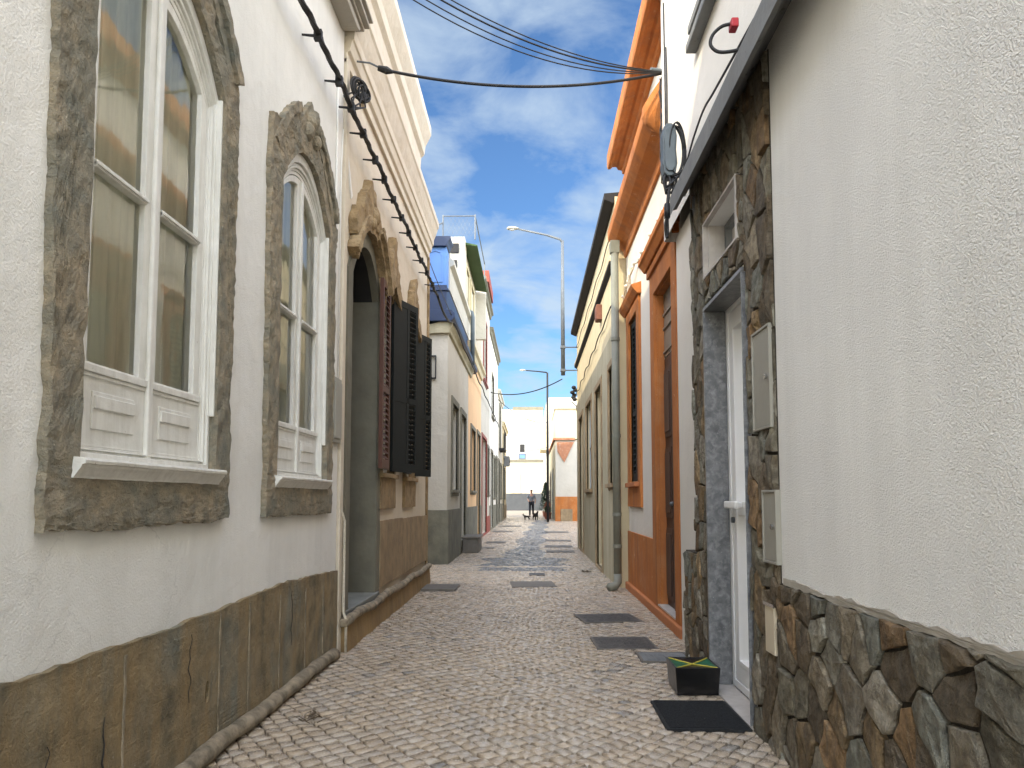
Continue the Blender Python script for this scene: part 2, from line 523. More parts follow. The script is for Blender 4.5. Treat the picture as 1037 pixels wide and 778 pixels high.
def win(parent, X, S, ya, yb, za, zb, frame='wood_white', pane='clear_glass', sur=None, sw=.09, sill=None, deep=.12, bars=1, back='curtain', label=None, sp=.02):
    """rectangular window: a part with frame, pane and sill below it"""
    O = rect(ya - sw, yb + sw, za - sw, zb + sw)
    I = rect(ya, yb, za, zb)
    fr = .045
    if sur:
        w = MB().ring(O, I, X - S * sp, X + S * .03).build('window', sur, parent, bevel=.004, label=label)
        MB().ring(I, rect(ya + fr, yb - fr, za + fr, zb - fr), X + S * deep, X + S * (deep + .05)).build('frame', frame, w, bevel=.004)
    else:
        w = MB().ring(I, rect(ya + fr, yb - fr, za + fr, zb - fr), X + S * deep, X + S * (deep + .05)).build('window', frame, parent, bevel=.004, label=label)
    mb = MB()
    ym = (ya + yb) / 2
    mb.box(min(X + S * (deep - .008), X + S * (deep + .04)), max(X + S * (deep - .008), X + S * (deep + .04)), ym - .03, ym + .03, za + fr, zb - fr)
    for k in range(bars):
        z = za + (zb - za) * (k + 1) / (bars + 1)
        mb.box(min(X + S * deep, X + S * (deep + .03)), max(X + S * deep, X + S * (deep + .03)), ya + fr, yb - fr, z - .015, z + .015)
    mb.build('glazing_bar', frame, w)
    x = X + S * (deep + .025)
    MB().add([(x, y, z) for y, z in rect(ya + fr, yb - fr, za + fr, zb - fr)], [(0, 1, 2, 3)]).build('pane', pane, w, fixn=False)
    x = X + S * (deep + .09)
    if back:
        MB().add([(x, y, z) for y, z in rect(ya, yb, za, zb)], [(0, 1, 2, 3)]).build('curtain', back, w, fixn=False)
    if sill:
        MB().box(min(X - S * .07, X + S * deep), max(X - S * .07, X + S * deep), ya - sw - .03, yb + sw + .03, za - .06, za - .003).build('sill', sill, w, bevel=.006)
    return w

def door(parent, X, S, ya, yb, za, zb, leaf='door_brown', sur=None, sw=.1, deep=.18, label=None, rows=3, sp=.02, handle=True):
    """panelled double door standing in its reveal: a part with surround and handle below it"""
    xa, xb = X + S * deep, X + S * (deep + .05)
    mb = MB().box(min(xa, xb), max(xa, xb), ya, yb, za, zb)
    ym = (ya + yb) / 2
    for (p, q) in ((ya, ym), (ym, yb)):
        for k in range(rows):
            z0 = za + .08 + (zb - za - .1) * k / rows
            z1 = za - .02 + (zb - za - .1) * (k + 1) / rows
            x2 = xa - S * .018
            mb.box(min(xa - S * .001, x2), max(xa - S * .001, x2), p + .07, q - .07, z0, z1)
            x3 = xa - S * .03
            mb.box(min(x2, x3), max(x2, x3), p + .11, q - .11, z0 + .05, z1 - .05)
    x4 = xa - S * .02
    mb.box(min(xa - S * .001, x4), max(xa - S * .001, x4), ym - .018, ym + .018, za, zb)
    d = mb.build('door', leaf, parent, bevel=.004, label=label)
    if sur:
        O = rect(ya - sw, yb + sw, max(za - .1, -.03), zb + sw)
        MB().ring(O, rect(ya, yb, za, zb), X - S * sp, X + S * .03).build('surround', sur, d, bevel=.004)
    if handle:
        MB().sphere((xa - S * .045, ym - .06, za + 1.0), .024, 6).build('handle', 'metal_grey', d, smooth=True)
    return d

# ================================================================== GROUND
def flatpoly(z, pts, name, m, **k):
    return MB().add([(x, y, z) for x, y in pts], [tuple(range(len(pts)))]).build(name, m, fixn=False, **k)
flatpoly(-.06, [(-400, -200), (400, -200), (400, 600), (-400, 600)], 'ground', 'ground_earth', kind='structure')
flatpoly(-.026, [(-12, -8), (12, -8), (12, 47), (-12, 47)], 'street_bed', 'joint_sand', kind='structure')
flatpoly(-.004, [(-12, 47.0), (12, 47.0), (12, 90), (-12, 90)], 'far_pavement', 'far_paving', kind='structure')

def dark_patch(x, y):
    if 11.9 < y < 14.6:
        c, w = -.10, .72
        if y < 12.7: c, w = -.12, .78
        return abs(x - c) < w + .12 * math.sin(y * 5) and not (12.55 < y < 12.85)
    if 14.6 <= y < 40:
        c = -.15 + (y - 14.6) * .030
        return abs(x - c) < .34 + .1 * math.sin(y * 1.3)
    return False
def in_street(x, y):
    if y < 10.3: return -1.62 < x < 1.36
    if y < 13.2: return -4.4 < x < 1.25
    if y < 17.8: return -1.6 < x < 1.2
    if y < 38: return -1.6 < x < 4.2
    return -1.6 < x < 1.9
def cobbles():
    g = random.Random(3)
    V, F, C = [], [], []
    for (ylo, yhi, s) in ((-.5, 11, .077), (11, 24, .09), (24, 47, .115)):
        th = R(43)
        n = int((yhi - ylo + 8) / s * 1.2)
        jit = {}
        def corner(i, j):
            k = (i, j)
            if k in jit:
                return jit[k]
            u, v = i * s, j * s
            x = u * math.cos(th) - v * math.sin(th)
            y = u * math.sin(th) + v * math.cos(th) + ylo
            x += .05 * math.sin(y * 1.7) + .03 * math.sin(y * 4.1 + x * 2) + g.uniform(-.13, .13) * s
            y += .10 * x * x + .06 * math.sin(x * 3.1 + y * .8) + g.uniform(-.13, .13) * s
            jit[k] = (x, y)
            return jit[k]
        for i in range(-n, n):
            for j in range(-n, n):
                xc = (i * math.cos(th) - j * math.sin(th)) * s
                yc = (i * math.sin(th) + j * math.cos(th)) * s + ylo
                if not (ylo - .8 < yc < yhi + .8 and -5 < xc < 5):
                    continue
                q = [corner(i, j), corner(i + 1, j), corner(i + 1, j + 1), corner(i, j + 1)]
                cx = sum(p[0] for p in q) / 4
                cy_ = sum(p[1] for p in q) / 4
                if not (ylo <= cy_ < yhi) or not in_street(cx, cy_):
                    continue
                k = len(V)
                tx, ty, h = g.uniform(-.09, .09), g.uniform(-.09, .09), g.uniform(-.003, .003)
                h += .006 * noise.noise(Vector((cx * 1.3, cy_ * 1.3, 0)))
                for (sc_, z) in ((.925, -.030), (.885, -.004), (.80, 0.0)):
                    for (x, y) in q:
                        px_ = cx + (x - cx) * sc_ + g.uniform(-.002, .002)
                        py_ = cy_ + (y - cy_) * sc_ + g.uniform(-.002, .002)
                        V.append((px_, py_, z + (h + tx * (px_ - cx) + ty * (py_ - cy_) if z > -.02 else 0)))
                V.append((cx, cy_, h + .0022))
                for r in (0, 4):
                    for e in range(4):
                        w = (e + 1) % 4
                        F.append((k + r + e, k + r + w, k + r + 4 + w, k + r + 4 + e))
                for e in range(4):
                    F.append((k + 8 + e, k + 8 + (e + 1) % 4, k + 12))
                if dark_patch(cx, cy_):
                    b = g.uniform(.10, .20)
                    c = (b, b * 1.03, b * 1.06)
                else:
                    b = g.uniform(.37, .48) * (1 + .10 * noise.noise(Vector((cx * .9, cy_ * .5, 3))))
                    t = g.random()
                    c = (b, b * (.83 if t < .6 else .87), b * (.62 if t < .6 else .70))
                    if t > .985: c = (b * .6, b * .55, b * .48)
                C += [c] * 12
    me = bpy.data.meshes.new('cobblestone_pavement')
    me.from_pydata(V, [], F)
    a = me.color_attributes.new('tint', 'FLOAT_COLOR', 'CORNER')
    lt = np.zeros(len(me.polygons), dtype=np.int32)
    me.polygons.foreach_get('loop_total', lt)
    cols = np.ones((len(F), 4), dtype=np.float32)
    cols[:, :3] = np.array(C, dtype=np.float32)
    a.data.foreach_set('color', np.repeat(cols, lt, axis=0).ravel())
    me.polygons.foreach_set('use_smooth', [True] * len(F))
    me.materials.append(MATS['cobble'])
    o = bpy.data.objects.new('cobblestone_pavement', me)
    COL.objects.link(o)
    tag(o, kind='structure')
cobbles()

# ================================================================== LEFT HOUSE A
XA = -1.45
A = thing('white_townhouse', (XA, 1.0, 0), 'white rendered townhouse with two arched stone framed windows and brown plinth, nearest on the left', 'house')
wins_a = [2.80, 4.62]
HWA, Z0A, ZSA, RA_ = .50, 1.28, 3.0, .34
holesA = [arch(yc, HWA, Z0A, ZSA, RA_, -.025) for yc in wins_a]
house_wall(XA, -1, -5.0, 5.52, 5.3, holesA, 'stucco_left', A, depth=.2)
MB().box(-5.5, -1.72, -5.0, .8, 5.3, 7.05).build('upper_storey', 'stucco_left', A)

def rough_line(pts, amp, step, seed, closed=False):
    g = random.Random(seed)
    o = []
    n = len(pts)
    for i in range(n if closed else n - 1):
        a, b = Vector((0, *pts[i])), Vector((0, *pts[(i + 1) % n]))
        k = max(1, int((b - a).length / step))
        for j in range(k):
            p = a.lerp(b, j / k)
            q_ = noise.noise_vector(Vector((p.y * 6, p.z * 6, seed)))
            o.append((p.y + g.uniform(-amp, amp) * .45 + q_.x * amp * 2.0, p.z + g.uniform(-amp, amp) * .45 + q_.y * amp * 2.0))
    if not closed:
        o.append(pts[-1])
    return o
def stone_surround(yc, parent, seed, X, S, hw, z0, zs, rise, bottom, wide=.14, crest=.42, m='stone_brown', proud=.03, side_bot=None):
    """ragged carved stone round an arched opening with a scrolled crest"""
    W = hw + wide
    right = [(yc + W, bottom), (yc + W + .005, zs - .02), (yc + W + .02, zs + .10), (yc + W - .03, zs + .17), (yc + hw * .80, zs + .24),
             (yc + hw * .72, zs + .34), (yc + hw * .55, zs + .50), (yc + hw * .42, zs + .50), (yc + hw * .30, zs + crest + .24)]
    left = [(yc + .02, zs + crest + .32), (yc - .10, zs + crest + .22), (yc - hw * .34, zs + crest + .10), (yc - hw * .50, zs + .47), (yc - hw * .60, zs + .40),
            (yc - hw * .74, zs + .46), (yc - W + .10, zs + .32), (yc - W - .03, zs + .30), (yc - W - .045, zs + .02), (yc - W, bottom)]
    outline = rough_line(right + left, .008, .022, seed, True)
    hole = arch(yc, hw, z0, zs, rise)
    loops = [[Vector((0, y, z)) for y, z in outline], [Vector((0, y, z)) for y, z in hole]]
    tri = tessellate_polygon(loops)
    n, h = len(outline), len(hole)
    xf, xb = X - S * proud, X + S * .02
    vs = [(xf, y, z) for y, z in outline + hole] + [(xb, y, z) for y, z in outline] + [(X + S * .14, y, z) for y, z in hole]
    fs = [tuple(t) for t in tri]
    fs += [(i, (i + 1) % n, n + h + (i + 1) % n, n + h + i) for i in range(n)]
    b = n + h + n
    fs += [(n + i, n + (i + 1) % h, b + (i + 1) % h, b + i) for i in range(h)]
    sr = MB().add(vs, fs).build('surround', m, parent, rough=(.0075, 17, .028))
    return sr

def carved_crest(yc, parent, X, S, hw, zs, crest, m, proud=.09, seed=1):
    mb = MB()
    # hood moulding following the arch in two stepped bands, broken at the middle
    g = random.Random(seed)
    for (i0, i1, pr) in ((-.10, -.035, proud * .72), (-.16, -.10, proud)):
        o = arch(yc, hw, zs - .2, zs + .10, .40, i0)[2:]
        q = arch(yc, hw, zs - .2, zs + .10, .40, i1)[2:]
        pts = o[:8] + list(reversed(q[:8]))
        mb.prismX(pts, X - S * pr, X)
        pts = o[-7:] + list(reversed(q[-7:]))
        mb.prismX(pts, X - S * pr * .8, X)
    # scroll and shell
    for k in range(5):
        t = k / 4
        mb.sphere((X - S * (.015 + proud * .35), yc - .06 + .15 * t, zs + crest + .10 + .11 * math.sin(t * 3.1)), .066 - .02 * abs(t - .5), 7, (.9, 1, 1.1))
    return mb.build('carving', m, parent, rough=(.008, 18, .03))

def arched_window(yc, idx):
    w = MB()
    w.prismY([(XA - .02, Z0A + .004), (XA + .068, Z0A - .002), (XA + .072, Z0A - .010), (XA + .070, Z0A - .020), (XA + .060, Z0A - .023), (XA + .058, Z0A - .030), (XA + .050, Z0A - .040), (XA + .042, Z0A - .052),
              (XA + .036, Z0A - .060), (XA + .034, Z0A - .066), (XA - .02, Z0A - .068)], yc - HWA - .04, yc + HWA + .035)
    KT = 2.6
    root = MB().ring(arch(yc, HWA, Z0A, ZSA, RA_, 0), arch(yc, HWA, Z0A, ZSA, RA_, .022, kt=KT), XA - .002, XA - .14).build('window', 'wood_white', A, bevel=.003,
        label='arched white casement window, ' + ('nearest with the larger glass reflections' if idx == 0 else 'second one with the taller carved stone crest'))
    w.build('sill', 'wood_white', root, bevel=.008, rough=(.0022, 14, .05))
    MB().box(XA - .03, XA + .020, yc + HWA - .014, yc + HWA - .001, 1.52, 3.0).build('cover_strip', 'wood_white', root, bevel=.003)
    fr = MB()
    for (i0, i1, xx) in ((.0235, .030, .018), (.0305, .036, .012), (.0365, .043, .024), (.0435, .052, .030)):
        fr.ring(arch(yc, HWA, Z0A, ZSA, RA_, i0, kt=KT), arch(yc, HWA, Z0A, ZSA, RA_, i1, kt=KT), XA - xx, XA - .15)
    fr.build('frame', 'wood_white', root, bevel=.003)
    stone_surround(yc, root, 11 + idx, XA, -1, HWA + .002, Z0A - .002, ZSA, RA_ + .002, 1.05 - .0 * idx, wide=.155, crest=.42 if idx else .44)
    carved_crest(yc, root, XA - .02, -1, HWA, ZSA, .40, 'stone_brown', .075, idx)
    # two casements
    f = .054
    for sgn in (-1, 1):
        lo, hi = (yc - HWA + f, yc - .004) if sgn < 0 else (yc + .004, yc + HWA - f)
        xa, xb = XA - .032, XA - .075
        def top(y, ins):
            t = (y - yc) / (HWA - f)
            return ZSA + (RA_ - f * .55 * KT - ins * .4) * (1 - min(1, abs(t)) ** 2.1) - f * .45 * KT - ins * .4
        st = .055
        ys = [lo + (hi - lo) * k / 8 for k in range(9)]
        yi = [lo + st + (hi - lo - 2 * st) * k / 8 for k in range(9)]
        outer = [(lo, Z0A + .008), (hi, Z0A + .008)] + [(y, top(y, 0)) for y in reversed(ys)]
        inner = [(lo + st, 1.60), (hi - st, 1.60)] + [(y, top(y, .055)) for y in reversed(yi)]
        mb = MB().ring(outer, inner, xa, xb)
        # lower panel: fill, raised and fielded boards, rails
        mb.box(xb + .004, xa - .024, lo + st, hi - st, Z0A + .05, 1.60)
        mb.box(xa - .0245, xa - .006, lo + st + .016, hi - st - .016, 1.365, 1.535)
        mb.box(xa - .0065, xa + .006, lo + st + .034, hi - st - .034, 1.385, 1.515)
        mb.box(xa - .0065, xa + .013, lo + st + .040, hi - st - .040, 1.455, 1.500)
        mb.box(xa - .030, xa - .0002, lo + st - .003, hi - st + .003, Z0A + .008, Z0A + .07)
        mb.box(xa - .030, xa - .0002, lo + st - .003, hi - st + .003, 1.55, 1.61)
        mb.box(xa - .010, xa + .012, lo + .006, hi - .006, 1.575, 1.602)
        mb.box(xa - .010, xa + .006, lo + .006, hi - .006, 1.560, 1.574)
        cs = mb.build('casement', 'wood_white', root, bevel=.003)
        MB().box(xa - .028, xa + .010, lo + st - .002, hi - st + .002, 2.278, 2.305).box(xa - .028, xa + .017, lo + st - .002, hi - st + .002, 2.285, 2.297).build('glazing_bar', 'wood_white', root, bevel=.002)
        xg = xa - .022
        MB().add([(xg, y, z) for y, z in [(lo + st - .004, 1.598), (hi - st + .004, 1.598)] + [(y, top(y, .05)) for y in reversed(yi)]], [tuple(range(11))]).build('pane', 'old_glass', root, fixn=False)
        if sgn > 0:
            MB().box(xa - .001, xa + .018, yc - .016, yc + .020, Z0A + .008, ZSA + RA_ - .15).build('meeting_strip', 'wood_white', root, bevel=.006)
    # drawn curtain with folds
    mb = MB()
    n = 60
    vs = []
    for k in range(n + 1):
        y = yc - HWA + 2 * HWA * k / n
        x = XA - .088 + .012 * math.sin(k * 1.25 + idx) + .007 * math.sin(k * .53)
        vs += [(x, y, Z0A), (x, y, ZSA + RA_)]
    mb.add(vs, [(2 * k, 2 * k + 2, 2 * k + 3, 2 * k + 1) for k in range(n)]).build('curtain', 'curtain', root, smooth=True, fixn=False)
for i, yc in enumerate(wins_a):
    arched_window(yc, i)

# plinth of house A: ragged top edge, cracks, drain hole
g = random.Random(5)
top = []
y = -5.0
while y < 5.50:
    z = .655 + .02 * math.sin(y * 1.3 + 1) + g.uniform(-.007, .007) - (.05 * max(0, (y - 4.3)) if y > 4.3 else 0)
    top.append((y, z))
    y += .06
top.append((5.50, .565))
# thin slabs separated by hairline joints
poly = [(-5.0, -.03), (5.50, -.03)] + list(reversed(top))
hole = [(3.30 + .022 * math.cos(a), .30 + .05 * math.sin(a)) for a in [k * math.pi / 5 for k in range(10)]]
mb = MB()
loops = [[Vector((0, a, b)) for a, b in poly], [Vector((0, a, b)) for a, b in hole]]
tri = tessellate_polygon(loops)
n, h = len(poly), len(hole)
xf = XA + .022
mb.add([(xf, a, b) for a, b in poly + hole] + [(XA - .01, a, b) for a, b in poly] + [(XA - .08, a, b) for a, b in hole],
       [tuple(t) for t in tri] + [(i, (i + 1) % n, n + h + (i + 1) % n, n + h + i) for i in range(n)] +
       [(n + i, n + (i + 1) % h, 2 * n + h + (i + 1) % h, 2 * n + h + i) for i in range(h)])
mb.build('plinth', 'plinth_render', A, rough=(.0022, 9, .06))
for (yy, z0, z1, s_) in ((2.50, -.0, .42, 1), (3.12, .30, .58, 2), (4.45, .28, .60, 4), (2.2, .1, .42, 7)):
    gg = random.Random(s_)
    k = 14
    cur = [(yy + .012 * noise.noise(Vector((t * .35, s_, 0))) * 3 + gg.uniform(-.0015, .0015), z0 + (z1 - z0) * t / k) for t in range(k + 1)]
    wd = .004 if s_ in (1, 4) else .0014
    MB().prismX([(a - wd * math.sin(math.pi * i / k) - .0006, b) for i, (a, b) in enumerate(cur)] + [(a + wd * math.sin(math.pi * i / k) + .0006, b) for i, (a, b) in reversed(list(enumerate(cur)))], xf + .0015, xf + .0032).build('crack', 'interior_dark', A, fixn=False)
MB().box(xf - .06, xf - .058, 3.25, 3.35, .22, .38).build('drain_hole', 'interior_dark', A)
for q_, (yy, z1) in enumerate(((2.62, .60), (3.42, .62), (3.78, .62), (4.24, .60), (4.72, .58), (5.12, .55))):
    gg = random.Random(50 + q_)
    k = 20
    cur = [(yy + .006 * noise.noise(Vector((t * .3, q_, 4))), .07 + (z1 - .07) * t / k, .0035 + gg.uniform(0, .004)) for t in range(k + 1)]
    MB().prismX([(a - w_, b) for a, b, w_ in cur] + [(a + w_, b) for a, b, w_ in reversed(cur)], xf - .004, xf + .0042).build('joint', 'pipe_mortar', A, fixn=False)
# mortar covered pipe along the foot
pts = [(XA + .045 + .004 * math.sin(k * 1.1), -5 + k * .15, .045 + .006 * math.sin(k * .7)) for k in range(int(10.45 / .15) + 1)]
MB().tube(pts, [.040 + .004 * math.sin(k * 2.3) for k in range(len(pts))], 12).build('foot_pipe', 'pipe_mortar', A, smooth=True, rough=(.005, 12, .08))
# shallow balcony slab over the second window, mouldings above
mb = MB()
mb.prismX([(2.9, 4.76), (5.40, 4.76), (5.48, 4.78), (5.52, 4.82), (2.9, 4.82)], XA, XA + .13)
for k, (dx, za, zb) in enumerate(((.15, 4.822, 4.85), (.19, 4.852, 4.88), (.16, 4.882, 4.91), (.21, 4.912, 4.935))):
    mb.box(XA, XA + dx, 2.9, 5.56 + k * .012, za, zb)
mb.build('balcony_slab', 'soffit_beige', A, bevel=.006)
# meter box and strip at the corner
MB().box(XA, XA + .03, 5.28, 5.50, 1.56, 2.04).box(XA + .03, XA + .04, 5.30, 5.48, 1.59, 2.01).build('meter_box', 'cabinet', A, bevel=.004)
# hairline conduits painted over
mb = MB()
mb.tube([(XA + .008, 5.33, 2.06), (XA + .008, 5.33, 4.3)], .008, 6)
mb.tube([(XA + .008, 5.46, 2.06), (XA + .008, 5.46, 3.6), (XA + .008, 5.50, 4.0)], .006, 6)
mb.build('conduit', 'stucco_left', A, smooth=True)

# ================================================================== LEFT HOUSE B
XB = -1.46
B = thing('cream_townhouse', (XB, 8, 0), 'cream townhouse with a dark arched doorway, carved stone crests and open shutters', 'house')
HD = .53
YD = 6.42
dh = arch(YD, HD, .27, 3.0, .36)
dhw = arch(YD, HD, .27, 3.0, .36, -.03)
wb = [(7.45, .30), (8.82, .31)]
holesB = [dhw] + [arch(yc, hw, 1.40, 2.98, .30, -.02) for yc, hw in wb]
house_wall(XB, -1, 5.53, 10.36, 4.95, holesB, 'stucco_cream', B, depth=.42)
MB().box(-5, -3.0, 5.6, 10.3, 4.95, 7.1).build('rear_sun_block', 'stucco_cream', B)  # unseen block added to keep low sun off the beige house
MB().box(-9, -5.001, 5.6, 10.3, -.05, 8.9).build('rear_sun_block', 'stucco_cream', B)  # taller unseen block added to shade the blue bay
# corner strip between A and B
MB().box(XB, XB + .035, 5.53, 5.62, .0, 4.6).build('pilaster', 'stucco_cream', B, bevel=.006)
MB().box(XB, XB + .03, 10.28, 10.355, .0, 4.6).build('pilaster', 'stone_ochre', B, bevel=.006)
# ragged brown patch beside the doorway
MB().prismX(rough_line([(5.625, .3), (5.70, .3), (5.70, .98), (5.66, 1.04), (5.625, .95)], .006, .08, 4, True), XB - .01, XB + .018).build('bare_patch', 'stone_brown', B, rough=(.004, 14, .05))
# doorway surround and jambs
mb = MB()
O = [(YD - HD - .14, .24), (YD + HD + .14, .24)] + [(YD + (HD + .14) * (1 - 2 * k / 18), 3.0 + .50 * (1 - abs(1 - 2 * k / 18) ** 2.1)) for k in range(19)]
D = mb.ring(O, dh, XB + .018, XB - .05).build('doorway', 'jamb_grey', B, rough=(.003, 9, .12), label='open dark doorway with grey stone jambs')
MB().ring(arch(YD, HD, .27, 3.0, .36, -.02), dh, XB - .051, XB - .40).build('inner_reveal', 'interior_dark', D)  # shade of the recess put into the dark colour
MB().box(XB - .30, XB + .01, YD + HD - .018, YD + HD + .01, .271, 3.03).build('door_jamb', 'jamb_grey', D, bevel=.004)
MB().box(XB - .30, XB + .01, YD - HD - .01, YD - HD + .018, .271, 3.03).build('door_jamb', 'jamb_grey', D, bevel=.004)
carved_crest(YD, D, XB, -1, HD, 2.98, .50, 'stone_ochre', .13, 3)
mb = MB()
crest = [(YD - .62, 3.28), (YD - .66, 3.40), (YD - .55, 3.55), (YD - .42, 3.58), (YD - .34, 3.74), (YD - .2, 3.84), (YD - .12, 3.95), (YD + .02, 3.90), (YD + .10, 3.80), (YD + .22, 3.78),
         (YD + .34, 3.66), (YD + .45, 3.58), (YD + .62, 3.38), (YD + .52, 3.28), (YD + .3, 3.44), (YD, 3.50), (YD - .3, 3.44)]
mb.prismX(crest, XB, XB + .075)
mb.build('crest', 'stone_ochre', D, rough=(.012, 11, .05))
MB().box(XB - .42, XB + .03, YD - HD - .10, YD + HD + .10, .20, .278).build('threshold', 'step_grey', D, bevel=.01)
# dark sheet standing in for the unlit room behind the open doorway
MB().box(XB - .34, XB - .325, YD - HD, YD + HD, .27, 3.3).build('dark_backing', 'interior_dark', D)
# shuttered windows
def louvre_leaf(hinge, ang, w, z0, z1, S, m, parent, name='shutter', slats=34, thick=.034, solid=0):
    """louvred leaf hinged at (x, y); ang = angle of the leaf from the +Y axis towards the street"""
    hx, hy = hinge
    dx, dy = math.sin(ang) * -S, math.cos(ang)
    nx, ny = dy, -dx
    def P(a, t, z):
        return (hx + dx * a + nx * t, hy + dy * a + ny * t, z)
    def bx(mb, a0, a1, t0, t1, q0, q1, tilt=0):
        vs = []
        for a in (a0, a1):
            for (t, dz) in ((t0, -tilt), (t1, tilt)):
                for z in (q0, q1):
                    vs.append(P(a, t, z + dz))
        mb.add(vs, [(0, 1, 3, 2), (4, 6, 7, 5), (0, 4, 5, 1), (2, 3, 7, 6), (0, 2, 6, 4), (1, 5, 7, 3)])
    mb = MB()
    h = thick / 2
    st = .045
    bx(mb, 0, st, -h, h, z0, z1)
    bx(mb, w - st, w, -h, h, z0, z1)
    zm = z0 + (z1 - z0) * .42
    for (a, b) in ((z0, z0 + .09), (zm - .03, zm + .03), (z1 - .07, z1)):
        bx(mb, st, w - st, -h, h, a, b)
    if solid:
        bx(mb, st, w * solid, -h * .7, h * .7, z0 + .05, z1 - .05)
        bx(mb, w * solid, w * solid + st, -h, h, z0 + .05, z1 - .05)
    for (a, b) in ((z0 + .09, zm - .03), (zm + .03, z1 - .07)):
        n = int(slats * (b - a) / (z1 - z0))
        for k in range(n):
            z = a + (b - a) * (k + .5) / n
            bx(mb, w * solid + st, w - st, -h * .8, h * .8, z - .004, z + .004, .017)
    return mb.build(name, m, parent)
for i, (yc, hw) in enumerate(wb):
    O = arch(yc, hw + .10, 1.40, 2.98, .36, 0, -.0)
    I = arch(yc, hw, 1.40, 2.98, .30)
    w = MB().ring(arch(yc, hw + .09, 1.05, 2.98, .39), arch(yc, hw, 1.40, 2.98, .30), XB + .03, XB - .05).build('window', 'stone_ochre', B, rough=(.006, 12, .06),
        label='shuttered window beside the doorway' if i == 0 else 'shuttered window at the far corner of the house')
    cr_ = [(yc - hw - .12, 3.16), (yc - hw - .12, 3.30), (yc - .22, 3.42), (yc - .17, 3.62), (yc - .10, 3.70), (yc - .02, 3.84 - i * .03), (yc + .05, 3.80 - i * .02), (yc + .02, 3.66),
           (yc + .12, 3.60), (yc + .22, 3.42), (yc + hw + .12, 3.28), (yc + hw + .1, 3.12), (yc, 3.32)]
    MB().prismX(cr_, XB, XB + .085).build('crest', 'stone_ochre', w, rough=(.012, 11, .05))
    MB().box(XB - .06, XB + .06, yc - hw - .1, yc + hw + .1, 1.355, 1.40).build('sill', 'stone_ochre', w, bevel=.006, rough=(.003, 12, .08))
    MB().box(XB - .18, XB - .14, yc - hw, yc + hw, 1.40, 3.28).build('leaf', 'shutter_black', w)
    louvre_leaf((XB + .075, yc - hw - .01), R(180) - R(0), .36, 1.43, 3.22 - .04 * i, -1, 'shutter_brown' if i == 0 else 'shutter_black', w)
    louvre_leaf((XB + .02, yc + hw + (-.13 if i == 0 else .01)), R(20 if i == 0 else 17), .52 if i == 0 else .46, 1.43, 3.27 - .03 * i, -1, 'shutter_black', w, solid=.55)
# plinth with vertical boards of ochre stone, rolled ledge and lower base
mb = MB()
yy = YD + HD + .145
edges = [yy, 7.75, 8.35, 9.05, 9.70, 10.27]
for a, b in zip(edges, edges[1:]):
    mb.box(XB, XB + .024, a + .004, b - .004, .30, .925 + g.uniform(-.01, .01))
mb.build('plinth', 'plinth_pale', B, rough=(.004, 8, .1))
mb = MB()
mb.prismY([(XB, 0), (XB + .085, -.02), (XB + .065, .2), (XB, .2)], 5.63, 10.3)
mb.build('base', 'plinth_ochre', B, rough=(.006, 5, .12))
pts = [(XB + .07 + .006 * math.sin(k * .9), 5.6 + k * .12, .225 + .012 * math.sin(k * .55)) for k in range(40)]
MB().tube(pts, [.036 + .005 * math.sin(k * 1.9) for k in range(40)], 10).build('ledge', 'pipe_mortar', B, smooth=True, rough=(.005, 14, .06))
MB().tube([(XB + .075, 5.60, -.02), (XB + .075, 5.60, .24), (XB + .05, 5.61, .30), (XB + .05, 5.61, .98), (XB + .03, 5.58, 1.06), (XB + .005, 5.56, 1.08)], .011, 8).build('conduit', 'cable_pale', B, smooth=True)
MB().box(XB + .03, XB + .09, 5.57, 5.64, .19, .25).build('conduit_joint', 'pipe_mortar', B, bevel=.01)
# cornice and parapet
mb = MB()
prof = [(XB, 4.56), (XB + .03, 4.56), (XB + .03, 4.64), (XB + .055, 4.66), (XB + .07, 4.74), (XB + .085, 4.75), (XB + .09, 4.82), (XB + .12, 4.90), (XB + .145, 4.98), (XB + .16, 5.0), (XB + .16, 5.08), (XB, 5.10)]
mb.prismY(prof, 5.53, 10.30)
mb.build('cornice', 'stucco_cream', B, bevel=.004)
mb = MB()
prof = [(XB, 5.10), (XB + .13, 5.10), (XB + .14, 5.28), (XB + .18, 5.32), (XB + .19, 5.42), (XB + .23, 5.50), (XB + .26, 5.56), (XB + .26, 5.66), (XB - .3, 5.68), (XB - .3, 5.10)]
mb.prismY(prof, 5.53, 8.70)
mb.build('parapet', 'stucco_cream', B, bevel=.004)
mb = MB()
prof = [(XA, 4.94), (XA + .10, 4.94), (XA + .12, 5.1), (XA + .16, 5.2), (XA + .2, 5.45), (XA + .25, 5.5), (XA + .25, 5.65), (XA - .3, 5.66), (XA - .3, 5.3), (XA, 5.3)]
mb.prismY(prof, -5.0, 5.52)
mb.build('parapet', 'stucco_left', A, bevel=.004)
# tilted slats of broken render under the cable
MB().prismX([(5.60, 4.00), (5.64, 4.0), (5.86, 3.62), (5.82, 3.58)], XB, XB + .012).build('render_patch', 'stucco_left', B)

# ================================================================== RIGHT NEAR HOUSE (stone clad)
XR = 1.135
SC = thing('stone_clad_house', (XR, 3, 0), 'white roughcast house with dark stone cladding and white glazed door, nearest on the right', 'house')
hd = rect(3.82, 4.68, .0, 2.36)
ht = rect(3.93, 4.64, 2.55, 2.88)
house_wall(XR, 1, -5.0, 5.02, 3.36, [hd, ht], 'stucco_rough', SC, depth=.24)
